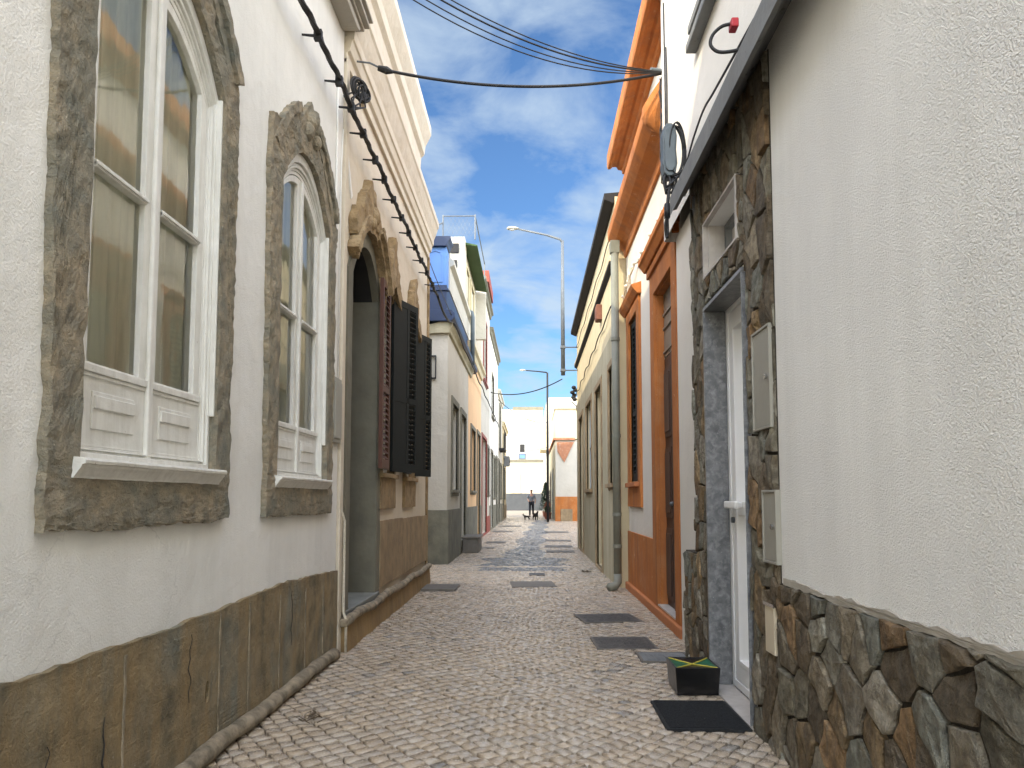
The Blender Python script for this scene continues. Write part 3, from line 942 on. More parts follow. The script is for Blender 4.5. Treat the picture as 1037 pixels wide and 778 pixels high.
# far narrow strip and upper storey
MB().box(1.240, 6.0, 5.02, 6.17, -.05, 3.36).build('side_wall', 'stucco_white', SC)
house_wall(1.16, 1, -5.0, 6.28, 6.4, [rect(3.75, 4.75, 4.40, 5.6)], 'stucco_white', SC, depth=.2, z0=3.36)
w = win(SC, 1.16, 1, 3.75, 4.75, 4.40, 5.6, sur='stucco_rough', sw=.14, sill='cornice_grey', label='upper window with grey sill')
MB().box(1.085, 1.16, 3.2, 4.97, 4.235, 4.295).build('balcony_slab', 'cornice_grey', SC, bevel=.008)
# cornice
mb = MB()
prof = [(1.14, 3.29), (1.06, 3.26), (1.03, 3.17), (1.03, 3.13), (.995, 3.10), (.995, 3.02), (.975, 3.0), (.975, 3.20), (1.14, 3.365)]
prof = [(1.134, 3.30), (1.085, 3.29), (1.080, 3.245), (1.03, 3.235), (1.02, 3.15), (.985, 3.14), (.972, 3.10), (.972, 3.235), (1.0, 3.25), (1.158, 3.375)]
mb.prismY(prof, -5.0, 5.03)
mb.build('cornice', 'cornice_grey', SC, bevel=.003)

CABINETS = [(3.43, 3.70, 1.48, 1.97), (3.39, 3.59, .85, 1.19), (3.44, 3.57, .437, .652)]
def voronoi_clad(regions, seed, X, S):
    g = random.Random(seed)
    mb = MB()
    pal = [(.17, .15, .115), (.12, .10, .075), (.20, .19, .165), (.15, .16, .145), (.105, .085, .06), (.17, .115, .065), (.20, .15, .09), (.20, .20, .175), (.13, .125, .10), (.15, .14, .115)]
    for (y0, y1, z0, z1, sy, sz) in regions:
        pts = []
        ny, nz_ = max(1, round((y1 - y0) / sy)), max(1, round((z1 - z0) / sz))
        for i in range(-1, ny + 1):
            for j in range(-1, nz_ + 1):
                pts.append((y0 + (i + .5 + g.uniform(-.46, .46)) * (y1 - y0) / ny, z0 + (j + .5 + (i % 2) * .45 + g.uniform(-.42, .42)) * (z1 - z0) / nz_))
        for a, p in enumerate(pts):
            cell = rect(y0, y1, z0, z1)
            for b, q in enumerate(pts):
                if a == b or abs(p[0] - q[0]) > 3 * sy or abs(p[1] - q[1]) > 3 * sz:
                    continue
                # half plane nearer to p (metric scaled so that stones stand upright)
                ky, kz = 1 / sy ** 2, 1 / sz ** 2
                nyv, nzv = (q[0] - p[0]) * ky, (q[1] - p[1]) * kz
                c = (nyv * (p[0] + q[0]) + nzv * (p[1] + q[1])) / 2
                new = []
                for k in range(len(cell)):
                    u, v = cell[k], cell[(k + 1) % len(cell)]
                    du, dv = nyv * u[0] + nzv * u[1] - c, nyv * v[0] + nzv * v[1] - c
                    if du <= 0:
                        new.append(u)
                    if du * dv < 0:
                        t = du / (du - dv)
                        new.append((u[0] + (v[0] - u[0]) * t, u[1] + (v[1] - u[1]) * t))
                cell = new
                if len(cell) < 3:
                    break
            if len(cell) < 3:
                continue
            cy_ = sum(u[0] for u in cell) / len(cell)
            cz = sum(u[1] for u in cell) / len(cell)
            area = abs(sum(cell[k][0] * cell[(k + 1) % len(cell)][1] - cell[(k + 1) % len(cell)][0] * cell[k][1] for k in range(len(cell)))) / 2
            if area < .0008:
                continue
            r = math.sqrt(area)
            # resample the outline and round it a little
            out_ = []
            for k in range(len(cell)):
                u, v = cell[k], cell[(k + 1) % len(cell)]
                l = math.dist(u, v)
                m_ = max(1, int(l / .045))
                for j in range(m_):
                    t = j / m_
                    out_.append((u[0] + (v[0] - u[0]) * t, u[1] + (v[1] - u[1]) * t))
            n = len(out_)
            gap = .006 + g.uniform(0, .004)
            def ringpts(ins, h):
                s_ = []
                for (yy_, zz_) in out_:
                    d = math.dist((yy_, zz_), (cy_, cz)) + 1e-6
                    k_ = max(.05, 1 - ins / d)
                    s_.append((cy_ + (yy_ - cy_) * k_ + g.uniform(-.0025, .0025), cz + (zz_ - cz) * k_ + g.uniform(-.0025, .0025), h))
                return s_
            ht_ = g.uniform(.012, .026)
            ty_, tz_ = g.uniform(-.09, .09), g.uniform(-.06, .06)
            rings = [ringpts(gap, 0), ringpts(gap + .0005, ht_ * .85), ringpts(gap + .004, ht_), ringpts(gap + r * .25, ht_ + .002)]
            vs = []
            for ri, rg in enumerate(rings):
                for (yy_, zz_, h) in rg:
                    hh = h + (ty_ * (yy_ - cy_) + tz_ * (zz_ - cz) + .010 * noise.noise(Vector((yy_ * 14, zz_ * 14, a))) if ri > 0 else 0)
                    for (c0, c1, c2, c3_) in CABINETS:
                        if c0 - .03 < yy_ < c1 + .03 and c2 - .03 < zz_ < c3_ + .03:
                            hh = min(hh, .006)
                    vs.append((X - S * max(hh, 0.0), yy_, zz_))
            vs.append((X - S * (.006 if any(c0 - .03 < cy_ < c1 + .03 and c2 - .03 < cz < c3_ + .03 for (c0, c1, c2, c3_) in CABINETS) else ht_ + .004), cy_, cz))
            fs = []
            for ri in range(3):
                for k in range(n):
                    fs.append((ri * n + k, ri * n + (k + 1) % n, (ri + 1) * n + (k + 1) % n, (ri + 1) * n + k))
            for k in range(n):
                fs.append((3 * n + k, 3 * n + (k + 1) % n, 4 * n))
            c = pal[g.randrange(len(pal))]
            f_ = g.uniform(.70, 1.45)
            mb.add(vs, fs, tuple(q * f_ for q in c))
    return mb
regions = [(-3.0, 3.40, -.02, .77, .17, .17), (3.40, 3.80, -.02, 3.28, .13, .21), (4.70, 5.05, -.02, 3.28, .12, .19),
           (3.80, 4.70, 2.39, 2.54, .16, .15), (3.80, 3.90, 2.54, 2.90, .10, .17), (3.80, 4.70, 2.90, 3.28, .15, .17), (5.05, 5.45, -.02, .78, .13, .17)]
# backing of dark mortar behind the stones
mb = MB()
for (a, b, c, d, _, _) in regions:
    mb.box(XR - .004, XR + (.11 if a > 5 else .002), a, b, c, d)
mb.build('cladding_mortar', 'clad_joint', SC)
voronoi_clad(regions, 21, XR - .004, 1).build('stone_cladding', 'clad_stone', SC, fixn=True)
g = random.Random(77)
low = [(-3.0 + k * .05, .768 + g.uniform(-.006, .004)) for k in range(128)]
hi = [(y_, .792 + g.uniform(-.010, .012)) for y_, _ in low]
MB().prismX(low + hi[::-1], XR - .012, XR + .002).build('mortar_line', 'soffit_beige', SC, rough=(.003, 30, .04))
# door
xa = XR + .105
dr = MB().ring(rect(3.83, 4.655, .015, 2.355), rect(3.88, 4.61, .06, 2.31), xa, xa + .07).build('door', 'paint_white', SC, bevel=.004, label='white glazed metal door with horizontal handle')
mb = MB()
mb.ring(rect(3.885, 4.605, .065, 2.305), rect(3.96, 4.53, .16, 2.22), xa + .006, xa + .05)
mb.ring(rect(3.962, 4.528, .162, 2.218), rect(3.985, 4.505, .19, 2.19), xa + .001, xa + .05)
mb.box(xa + .006, xa + .05, 3.99, 4.50, 1.05, 1.13)
mb.build('leaf', 'paint_white', dr, bevel=.004)
MB().add([(xa + .03, y, z) for y, z in rect(3.985, 4.505, .19, 2.19)], [(0, 1, 2, 3)]).build('pane', 'clear_glass', dr, fixn=False)
MB().add([(xa + .06, y, z) for y, z in rect(3.9, 4.6, .1, 2.25)], [(0, 1, 2, 3)]).build('curtain', 'cabinet', dr, fixn=False)
MB().box(xa - .05, xa - .02, 4.36, 4.60, 1.09, 1.135).box(xa - .03, xa + .006, 4.555, 4.585, 1.095, 1.13).box(xa - .03, xa + .006, 4.38, 4.41, 1.095, 1.13).build('handle', 'paint_white', dr, bevel=.008)
MB().cyl((xa - .012, 4.57, 1.02), (xa + .006, 4.57, 1.02), .018).build('lock', 'metal_grey', dr)
# marble reveal of the doorway
MB().box(XR - .034, XR + .105, 4.657, 4.679, 0.014, 2.334).build('door_jamb', 'marble_grey', SC, bevel=.002)
MB().box(XR - .034, XR + .105, 3.821, 3.829, 0.014, 2.334).build('door_jamb', 'marble_grey', SC, bevel=.002)
MB().box(XR - .034, XR + .105, 3.821, 4.679, 2.336, 2.359).build('lintel', 'marble_grey', SC, bevel=.002)
MB().box(XR - .035, XR + .105, 3.821, 4.679, -.01, .013).build('threshold', 'marble_pale', SC, bevel=.004)
# transom window
mb = MB()
mb.ring(rect(3.90, 4.67, 2.54, 2.90), rect(3.93, 4.64, 2.555, 2.885), XR - .03, XR + .02)
mb.box(XR + .0, XR + .17, 4.625, 4.645, 2.55, 2.89)
t_ = mb.build('window', 'marble_pale', SC, bevel=.003, label='small high window over the white door')
MB().ring(rect(3.93, 4.62, 2.56, 2.88), rect(3.97, 4.58, 2.60, 2.84), XR + .10, XR + .14).build('frame', 'cornice_grey', t_, bevel=.003)
MB().add([(XR + .12, y, z) for y, z in rect(3.97, 4.58, 2.60, 2.84)], [(0, 1, 2, 3)]).build('pane', 'clear_glass', t_, fixn=False)
# cabinets set into the cladding
def cabinet(ya, yb, za, zb, name, m, lab, x=XR - .026, knob=True):
    c = MB().ring(rect(ya, yb, za, zb), rect(ya + .012, yb - .012, za + .012, zb - .012), x, XR).build(name, m, SC, bevel=.002, label=lab)
    MB().box(x + .006, XR, ya + .014, yb - .014, za + .014, zb - .014).build('cover', m, c, bevel=.002)
    if knob:
        MB().cyl((x - .008, ya + .05, (za + zb) / 2), (x + .004, ya + .05, (za + zb) / 2), .013).build('lock', 'chrome', c, smooth=False)
cabinet(3.43, 3.70, 1.48, 1.97, 'meter_cabinet', 'cabinet', 'upper grey meter cabinet')
cabinet(3.39, 3.59, .85, 1.19, 'meter_cabinet', 'cabinet', 'lower grey meter cabinet')
c = MB().box(XR - .028, XR, 3.44, 3.57, .437, .652).build('letter_slot', 'slot_cream', SC, bevel=.002)
MB().box(XR - .034, XR - .0281, 3.43, 3.58, .652, .668).build('flap', 'chrome', c)

# ================================================================== RIGHT ORANGE TRIM HOUSE
XO = 1.285
OH = thing('orange_trim_house', (XO, 8, 0), 'white house with orange plinth, orange door surround and thick orange cornices', 'house')
do = rect(6.50, 7.42, .10, 3.22)
wo = rect(8.68, 9.38, 1.35, 3.38)
house_wall(XO, 1, 6.18, 9.70, 5.8, [do, wo], 'stucco_white', OH, depth=.3)
for a, b in ((6.18, 6.289), (7.641, 9.69)):
    MB().box(XO - .022, XO, a, b, -.02, .735).build('plinth', 'orange_paint', OH, bevel=.004)
MB().box(XO - .060, XO + .0, 6.18, 9.69, -.02, .085).build('kerb_ledge', 'orange_edge', OH, bevel=.012)
d = door(OH, XO, 1, 6.50, 7.42, .10, 2.55, 'door_brown', deep=.07, rows=3, label='dark brown door with pale glazed transom')
mb = MB().box(XO + .07, XO + .12, 6.5, 7.42, 2.56, 3.22)
for z in (2.60, 2.84, 2.98):
    mb.box(XO + .055, XO + .069, 6.5, 7.42, z, z + .025)
mb.build('transom', 'door_glass_pale', d, bevel=.003)
mb = MB()
mb.ring([(6.29, .088), (7.64, .088), (7.64, 3.44), (6.29, 3.44)], rect(6.50, 7.42, .10, 3.22), XO - .035, XO + .02)
mb.box(XO, XO + .069, 7.405, 7.42, .10, 3.22)
mb.box(XO, XO + .069, 6.50, 6.515, .10, 3.22)
mb.box(XO, XO + .069, 6.516, 7.404, 3.205, 3.22)
mb.box(XO - .06, XO, 6.26, 7.68, 3.442, 3.52)
mb.prismY([(XO, 3.522), (XO - .08, 3.522), (XO - .12, 3.58), (XO - .14, 3.60), (XO - .14, 3.65), (XO, 3.67)], 6.22, 7.72)
mb.build('surround', 'orange_paint', d, bevel=.004)
MB().box(XO - .03, XO + .07, 6.50, 7.42, .086, .115).build('threshold', 'marble_pale', d, bevel=.004)
w = MB()
w.ring(rect(8.48, 9.58, 1.05, 3.52), rect(8.68, 9.38, 1.35, 3.38), XO - .03, XO + .02)
w.prismY([(XO, 3.522), (XO - .05, 3.522), (XO - .10, 3.58), (XO - .12, 3.62), (XO, 3.66)], 8.42, 9.64)
w = w.build('window', 'orange_paint', OH, bevel=.004, label='shuttered window with orange surround')
MB().box(XO - .08, XO + .1, 8.60, 9.46, 1.29, 1.345).build('sill', 'orange_edge', w, bevel=.006)
louvre_leaf((XO + .03, 8.69), 0, .34, 1.37, 3.36, 1, 'shutter_black', w, slats=30)
louvre_leaf((XO + .03, 9.035), 0, .34, 1.37, 3.36, 1, 'shutter_black', w, slats=30)
# first floor cornice (rises and curls at the near end)
mb = MB()
prof = [(XO, 4.34), (XO - .03, 4.34), (XO - .045, 4.42), (XO - .08, 4.45), (XO - .10, 4.47), (XO - .17, 4.50), (XO - .22, 4.55), (XO - .245, 4.58), (XO - .25, 4.61), (XO - .25, 4.70), (XO, 4.73)]
mb.prismY(prof, 6.56, 9.66)
mb.build('cornice', 'orange_paint', OH, bevel=.004)
# the near end sweeps up into a curl that dies against the pilaster
vs, fs = [], []
NS = 14
for k in range(NS + 1):
    t = k / NS
    y_ = 6.56 - .24 * t
    pr = math.cos(t * math.pi / 2) ** .8
    up = .30 * t * t
    for (x_, z_) in ((XO, 4.34), (XO - .05 * pr - .01, 4.42), (XO - .12 * pr - .01, 4.48), (XO - .22 * pr - .01, 4.55), (XO - .25 * pr - .01, 4.61), (XO - .25 * pr - .01, 4.70), (XO, 4.73)):
        vs.append((x_, y_ - .001, z_ + up))
for k in range(NS):
    for j in range(6):
        a = k * 7 + j
        fs.append((a, a + 1, a + 8, a + 7))
fs.append(tuple(NS * 7 + j for j in range(7)))
MB().add(vs, fs).build('cornice_curl', 'orange_paint', OH, smooth=False)
MB().box(XO - .025, XO + .02, 6.19, 6.50, 4.95, 5.54).build('pilaster', 'orange_paint', OH, bevel=.004)
mb = MB()
prof = [(XO, 5.50), (XO - .04, 5.50), (XO - .05, 5.55), (XO - .10, 5.56), (XO - .12, 5.60), (XO - .17, 5.60), (XO - .20, 5.57), (XO - .235, 5.57), (XO - .245, 5.60), (XO - .245, 5.76), (XO, 5.80)]
mb.prismY(prof, 5.5, 9.70)
mb.build('cornice', 'orange_paint', OH, bevel=.004)

# ================================================================== BEIGE HOUSE
XE = 1.14
BH = thing('beige_house', (XE, 14, 0), 'long weathered beige house with dark eave and tall narrow openings', 'house')
ops = [('w', 9.85, 10.55, 1.36, 2.98), ('d', 11.65, 12.75, .04, 2.98), ('w', 13.55, 14.85, 1.33, 2.98), ('d', 15.75, 16.95, .04, 2.95)]
house_wall(XE, 1, 9.71, 17.85, 5.2, [rect(a, b, c, d_) for _, a, b, c, d_ in ops], 'stucco_ivory', BH, depth=.25)
# lower coat, darker and more streaked than the wall above, in panels between the openings
mb = MB()
wall_sheet(mb, XE - .012, 1, 9.71, 17.85, -.03, 3.42, [rect(a - .10, b + .10, c - .10, d_ + .12) for _, a, b, c, d_ in [(o[0], o[1], o[2], max(o[3], .1), o[4]) for o in ops]], .012)
mb.add([(XE - .012, 9.71, 3.42), (XE - .012, 17.85, 3.42), (XE, 17.85, 3.42), (XE, 9.71, 3.42)], [(0, 1, 2, 3)])
mb.build('lower_render', 'stucco_beige', BH, fixn=False)
for k, (ty, a, b, c, d_) in enumerate(ops):
    if ty == 'w':
        win(BH, XE, 1, a, b, c, d_, frame='door_blue_grey', pane='clear_glass', sur='plinth_pale', sw=.09, sill='plinth_pale', deep=.05, back='door_blue_grey', sp=.03,
            label='tall window beside the drainpipe' if k == 0 else 'tall pale window between the two doors')
    else:
        door(BH, XE, 1, a, b, c, d_, 'door_grey', sur='plinth_pale', sw=.09, deep=.1, sp=.03, label='grey door nearer the drainpipe' if k == 1 else 'grey door at the far corner')
MB().prismY([(XE, 5.12), (XE - .03, 5.12), (XE - .14, 5.17), (XE - .14, 5.25), (XE + .5, 5.30), (XE + .5, 5.205), (XE, 5.205)], 9.72, 17.95).build('eave', 'eave_dark', BH, bevel=.004)
MB().prismY([(XE, 4.30), (XE - .06, 4.34), (XE - .06, 4.37), (XE, 4.39)], 9.9, 17.9).build('string_course', 'eave_dark', BH)
MB().prismY([(XE, 4.392), (XE - .065, 4.375), (XE - .065, 4.42), (XE, 4.46)], 9.9, 17.9).build('string_course', 'stucco_ivory', BH, bevel=.004)
MB().box(XE + .3, 6, 9.8, 17.8, 5.2, 5.7).build('upper_wall', 'stucco_ivory', BH)

# drainpipe at the joint of the two houses
dp = MB().tube([(1.10, 9.45, .16), (1.10, 9.45, 4.35)], .050, 16).build('drainpipe', 'pipe_paint', smooth=True, origin=(1.10, 9.45, 0),
    label='thick grey green drainpipe with a bent foot beside the orange plinth', cat='drainpipe')
MB().tube([(1.10, 9.45, .20), (1.10, 9.44, .10), (1.06, 9.40, .055), (.98, 9.34, .05)], .052, 16).build('elbow', 'pipe_paint', dp, smooth=True)
for z in (.55, .95, 1.95, 3.2):
    MB().cyl((1.10, 9.45, z - .022), (1.10, 9.45, z + .022), .058, 16).build('collar', 'pipe_paint', dp)
MB().prismX([(9.40, 4.33), (9.50, 4.33), (9.54, 4.48), (9.36, 4.48)], 1.04, 1.16).build('hopper', 'pipe_paint', dp, bevel=.005)

# ================================================================== LEFT FAR HOUSES
X1 = -1.47
H1 = thing('corner_house', (X1, 15, 0), 'low white corner house with grey plinth and a bright blue upper bay', 'house')
o1 = [('w', 13.75, 14.85, 1.32, 2.95), ('d', 15.55, 16.65, .25, 2.95)]
house_wall(X1, -1, 13.05, 17.40, 4.28, [rect(*o[1:]) for o in o1], 'stucco_far', H1, depth=.25, back=6)
win(H1, X1, -1, *o1[0][1:], frame='door_grey', sur='jamb_grey', sw=.12, sill='jamb_grey', back='door_grey', sp=.03)
door(H1, X1, -1, *o1[1][1:], 'door_grey', sur='jamb_grey', sw=.12, sp=.03)
mb = MB()
mb.box(X1 - 6, X1 + .03, 13.02, 13.05, -.03, .95)
mb.box(X1, X1 + .03, 13.051, 15.42, -.03, .95)
mb.build('plinth', 'plinth_grey', H1, bevel=.005)
MB().box(X1, X1 + .03, 16.78, 17.40, -.03, .95).build('plinth', 'plinth_grey', H1, bevel=.005)
mb = MB()
mb.prismY([(X1, 4.10), (X1 + .04, 4.12), (X1 + .05, 4.18), (X1 + .09, 4.24), (X1 + .09, 4.30), (X1, 4.32)], 13.0, 18.0)
pts = [(-7.4, 4.15)] + [(-3.2 + k * .18, 4.15 + .02 * math.sin(k)) for k in range(7)] + [(-1.75, 4.26), (-1.6, 4.30), (-1.44, 4.30), (-1.44, 4.10), (-1.7, 4.10), (-2.0, 4.06), (-7.4, 4.06)]
mb.prismY(pts, 12.97, 13.05)
mb.build('cornice', 'stucco_beige', H1)
MB().box(-5, -1.90, 13.3, 13.45, 4.28, 4.4).build('roof_edge', 'stucco_far', H1)
# blue upper bay: cap, panelled side, dark band and slab along the street
MB().box(-4.2, -1.50, 12.98, 18.0, 4.97, 5.74).build('bay_wall', 'blue_light', H1)
mb = MB()
pan = [(-1.85, 5.02), (-1.56, 5.02), (-1.56, 5.50), (-1.60, 5.58), (-1.70, 5.61), (-1.80, 5.58), (-1.85, 5.50)]
pin = [(-1.83, 5.04), (-1.58, 5.04), (-1.58, 5.49), (-1.615, 5.56), (-1.70, 5.588), (-1.785, 5.56), (-1.83, 5.49)]
n = 7
mb.add([(x, 12.965, z) for x, z in pan + pin] + [(x, 12.98, z) for x, z in pan + pin],
       [(i, (i + 1) % n, n + (i + 1) % n, n + i) for i in range(n)] + [(i, (i + 1) % n, 2 * n + (i + 1) % n, 2 * n + i) for i in range(n)] + [(n + i, n + (i + 1) % n, 3 * n + (i + 1) % n, 3 * n + i) for i in range(n)])
mb.build('bay_panel', 'blue_light', H1)
mb = MB()
mb.box(-4.2, -1.49, 12.97, 18.0, 4.50, 4.968)
mb.box(-4.2, -1.455, 12.94, 13.06, 4.86, 4.90)
mb.prismY([(-1.5, 5.66), (-1.48, 5.68), (-1.46, 5.74), (-1.42, 5.80), (-1.42, 5.84), (-4.2, 5.84), (-4.2, 5.66)], 12.90, 13.35)
mb.prismY([(-4.2, 4.30), (-1.40, 4.30), (-1.34, 4.36), (-1.34, 4.44), (-1.40, 4.50), (-4.2, 4.50)], 12.90, 18.6)
mb.build('bay_base', 'blue_dark', H1, bevel=.006)
mb = MB()
mb.box(-4.2, -1.475, 13.36, 18.0, 4.98, 5.70)
mb.prismY([(-1.475, 5.42), (-1.40, 5.46), (-1.40, 5.54), (-1.475, 5.58)], 13.36, 18.0)
mb.build('street_wall', 'stucco_far', H1)
MB().box(X1 - .6, X1 - .58, 13.0, 13.03, 0, .01).build('foot', 'plinth_grey', H1)
# small framed plaque on the end wall
pq = MB()
for q in ((-1.80, -1.785, 3.28, 3.70), (-1.69, -1.675, 3.28, 3.70), (-1.785, -1.69, 3.28, 3.30), (-1.785, -1.69, 3.68, 3.70)):
    pq.box(q[0], q[1], 12.99, 13.04, q[2], q[3])
pq.build('wall_plaque', 'cable_black', origin=(-1.74, 13, 3.3), label='small black framed plaque on the white end wall beside the shutters', cat='plaque')

def far_house(name, label, y0, y1, h, X, wallm, plm, ph, ops, S=-1, corn=True, cm=None, back=5, deep=.15):
    r = thing(name, (X, (y0 + y1) / 2, 0), label, 'house')
    house_wall(X, S, y0 + .006, y1 - .006, h, [rect(*o[1:5]) for o in ops], wallm, r, depth=.25, back=back)
    doors = sorted([(o[1] - .1, o[2] + .1) for o in ops if o[0] == 'd'])
    cur = y0 + .01
    for a, b in doors + [(y1 - .005, y1)]:
        if a - cur > .03:
            MB().box(min(X, X - S * .03), max(X, X - S * .03), cur, a - .005, -.03, ph).build('plinth', plm, r)
        cur = b + .005
    for o in ops:
        if o[0] == 'w':
            win(r, X, S, *o[1:5], frame=o[5], sur=o[6], sw=.1, sill=o[6], back='curtain' if len(o) < 8 else o[7], sp=.03, deep=.1)
        else:
            door(r, X, S, *o[1:5], o[5], sur=o[6], sw=.1, sp=.03)
    if corn:
        xs = X - S * .02
        MB().prismY([(X, h - .25), (X - S * .05, h - .24), (X - S * .08, h - .12), (X - S * .14, h - .08), (X - S * .14, h), (X, h + .02)], y0 + .01, y1 - .01).build('cornice', cm or wallm, r, bevel=.004)
    return r
H2 = far_house('peach_house', 'peach rendered house with grey plinth and green awning above its pale upper storey', 17.40, 22.0, 4.92, X1, 'stucco_peach', 'plinth_grey', .95,
    [('w', 18.15, 19.5, 1.35, 2.9, 'shutter_brown', 'jamb_grey', 'shutter_brown'), ('d', 20.3, 21.4, .1, 2.95, 'door_grey', 'jamb_grey')], cm='stucco_ivory')
# its upper storey reaches back over the corner house
mb = MB()
mb.box(-6, -1.52, 16.3, 20.6, 4.95, 7.05)
mb.box(-1.519, -1.47, 16.3, 16.75, 5.6, 7.05)
mb.build('upper_storey', 'stucco_far', H2)
mb = MB()
for (a, b) in ((-1.80, -1.60), ):
    MB().box(a, b, 16.24, 16.30, 6.68, 6.88).build('vent', 'interior_dark', H2)  # proud dark boxes, the shade inside small openings given as colour
    MB().box(a + .05, b - .04, 16.24, 16.30, 6.34, 6.50).build('vent', 'interior_dark', H2)
for (a, b) in ((17.0, 17.8), (18.4, 19.4)):
    win(H2, -1.52, -1, a, b, 5.35, 6.6, frame='stucco_ivory', sur='stucco_ivory', sw=.08, deep=.0, back='interior_dark', sp=.04)
mb = MB()
mb.add([(-1.52, 16.5, 6.95), (-1.20, 16.5, 6.90), (-1.20, 20.3, 6.90), (-1.52, 20.3, 6.95), (-1.52, 16.5, 7.0), (-1.20, 16.5, 6.93), (-1.20, 20.3, 6.93), (-1.52, 20.3, 7.0)],
       [(0, 1, 2, 3), (4, 5, 6, 7), (0, 1, 5, 4), (1, 2, 6, 5), (2, 3, 7, 6), (3, 0, 4, 7)])
mb.build('awning', 'awning_green', H2)
MB().box(-1.519, -1.24, 20.4, 20.58, 5.6, 6.95).build('upper_pier', 'stucco_far', H2)
mb = MB().tube([(-1.36, 17.30, 4.3), (-1.36, 17.30, 5.45), (-1.38, 17.30, 5.56), (-1.44, 17.30, 5.60), (-1.50, 17.3, 5.56)], .05, 10)
mb.build('roof_pipe', 'box_slate', smooth=True, origin=(-1.36, 17.3, 4.3), label='grey pipe with hooked top rising beside the peach house', cat='pipe')
st = MB().box(-1.44, -1.10, 15.75, 16.85, 0, .30).box(-1.46, -1.07, 15.72, 16.88, .30, .345).build('door_step', 'slab_stone', origin=(-1.3, 16.3, 0), bevel=.012,
    label='block of brown stone steps at the grey door of the white corner house', cat='step')
H3 = far_house('red_door_house', 'white house with red front door and red framed upper window', 22.0, 26.6, 7.9, X1, 'stucco_far', 'door_red', .55,
    [('d', 22.3, 24.6, .05, 3.05, 'door_red', 'door_red'), ('w', 22.9, 24.6, 4.9, 6.9, 'door_red', 'door_red', 'interior_dark'), ('w', 25.3, 26.2, 1.3, 2.9, 'door_grey', 'jamb_grey')], cm='jamb_grey')
MB().box(-1.9, -1.28, 22.6, 25.2, 7.9, 8.25).build('roof_edge', 'roof_red', H3)
H4 = far_house('grey_door_house', 'grey white house with grey plinth and dark upper shutter, past the red door', 26.6, 33.2, 7.4, X1, 'stucco_white', 'plinth_grey', .9,
    [('d', 27.4, 28.7, .05, 2.9, 'door_grey', 'jamb_grey'), ('w', 29.6, 30.8, 1.2, 2.8, 'door_grey', 'jamb_grey'), ('w', 28.0, 29.4, 4.3, 5.9, 'shutter_brown', 'jamb_grey', 'shutter_brown'), ('d', 31.6, 32.7, .05, 2.9, 'door_blue_grey', 'jamb_grey')], cm='jamb_grey')
H5 = far_house('dark_balcony_house', 'narrow pale house with small dark balcony near the end of the left row', 33.2, 38.6, 6.1, X1, 'stucco_far', 'plinth_grey', .9,
    [('d', 33.9, 35.2, .05, 2.9, 'door_grey', 'jamb_grey'), ('w', 36.2, 37.5, 1.2, 2.8, 'door_grey', 'jamb_grey'), ('d', 35.0, 36.2, 3.6, 5.6, 'shutter_brown', 'jamb_grey')])
mb = MB().box(X1, X1 + .28, 34.6, 36.6, 3.42, 3.52)
for k in range(21):
    mb.box(X1 + .25, X1 + .27, 34.6 + k * .0985, 34.62 + k * .0985, 3.52, 4.3)
mb.box(X1 + .24, X1 + .28, 34.6, 36.62, 4.3, 4.35)
mb.build('balcony', 'eave_dark', H5)
H6 = far_house('end_row_house', 'last low house of the left row, ochre plinth, before the open end of the alley', 38.6, 45.0, 5.2, X1, 'stucco_ivory', 'plinth_pale', .8,
    [('d', 39.4, 40.6, .05, 2.9, 'door_brown', 'jamb_grey'), ('w', 41.6, 43.0, 1.2, 2.8, 'door_grey', 'jamb_grey'), ('w', 40.2, 41.4, 3.4, 4.6, 'shutter_brown', 'jamb_grey')])
ac = MB().box(X1 + .01, X1 + .32, 40.9, 41.7, 2.95, 3.5).build('air_conditioner', 'cornice_grey', origin=(X1, 41.3, 3.0), bevel=.01,
    label='dark air conditioner box on the last house of the left row', cat='air conditioner')
MB().cyl((X1 + .321, 41.3, 3.22), (X1 + .335, 41.3, 3.22), .2, 20).build('fan_grille', 'eave_dark', ac)

# roof railing with mesh over the corner house
rl = thing('roof_railing', (-1.6, 16.35, 7.05), 'wire mesh railing panel with posts on the flat roof above the blue bay', 'railing')
mb = MB()
for (x, y) in ((-1.97, 16.35), (-1.24, 16.35), (-1.24, 19.8)):
    mb.cyl((x, y, 7.0), (x, y, 7.58), .018, 6)
mb.cyl((-1.97, 16.35, 7.55), (-1.24, 16.35, 7.55), .014, 6)
mb.cyl((-1.24, 16.35, 7.55), (-1.24, 19.8, 7.55), .014, 6)
mb.cyl((-1.97, 16.35, 7.40), (-2.25, 16.0, 7.12), .016, 6)
mb.cyl((-2.25, 16.0, 7.12), (-2.25, 16.0, 6.9), .016, 6)
mb.build('post', 'metal_grey', rl)
mb = MB()
for k in range(8):
    a, b = -1.97 + k * .0912, 0
    mb.tube([(a, 16.35, 7.08), (min(a + .23, -1.24), 16.35, 7.08 + min(.23, -1.24 - a) * 2)], .0018, 4)
    mb.tube([(-1.24 - k * .0912, 16.35, 7.08), (max(-1.24 - k * .0912 - .23, -1.97), 16.35, 7.08 + min(.23, 1.97 - 1.24 - k * .0912) * 2)], .0018, 4)
mb.build('mesh', 'metal_grey', rl)

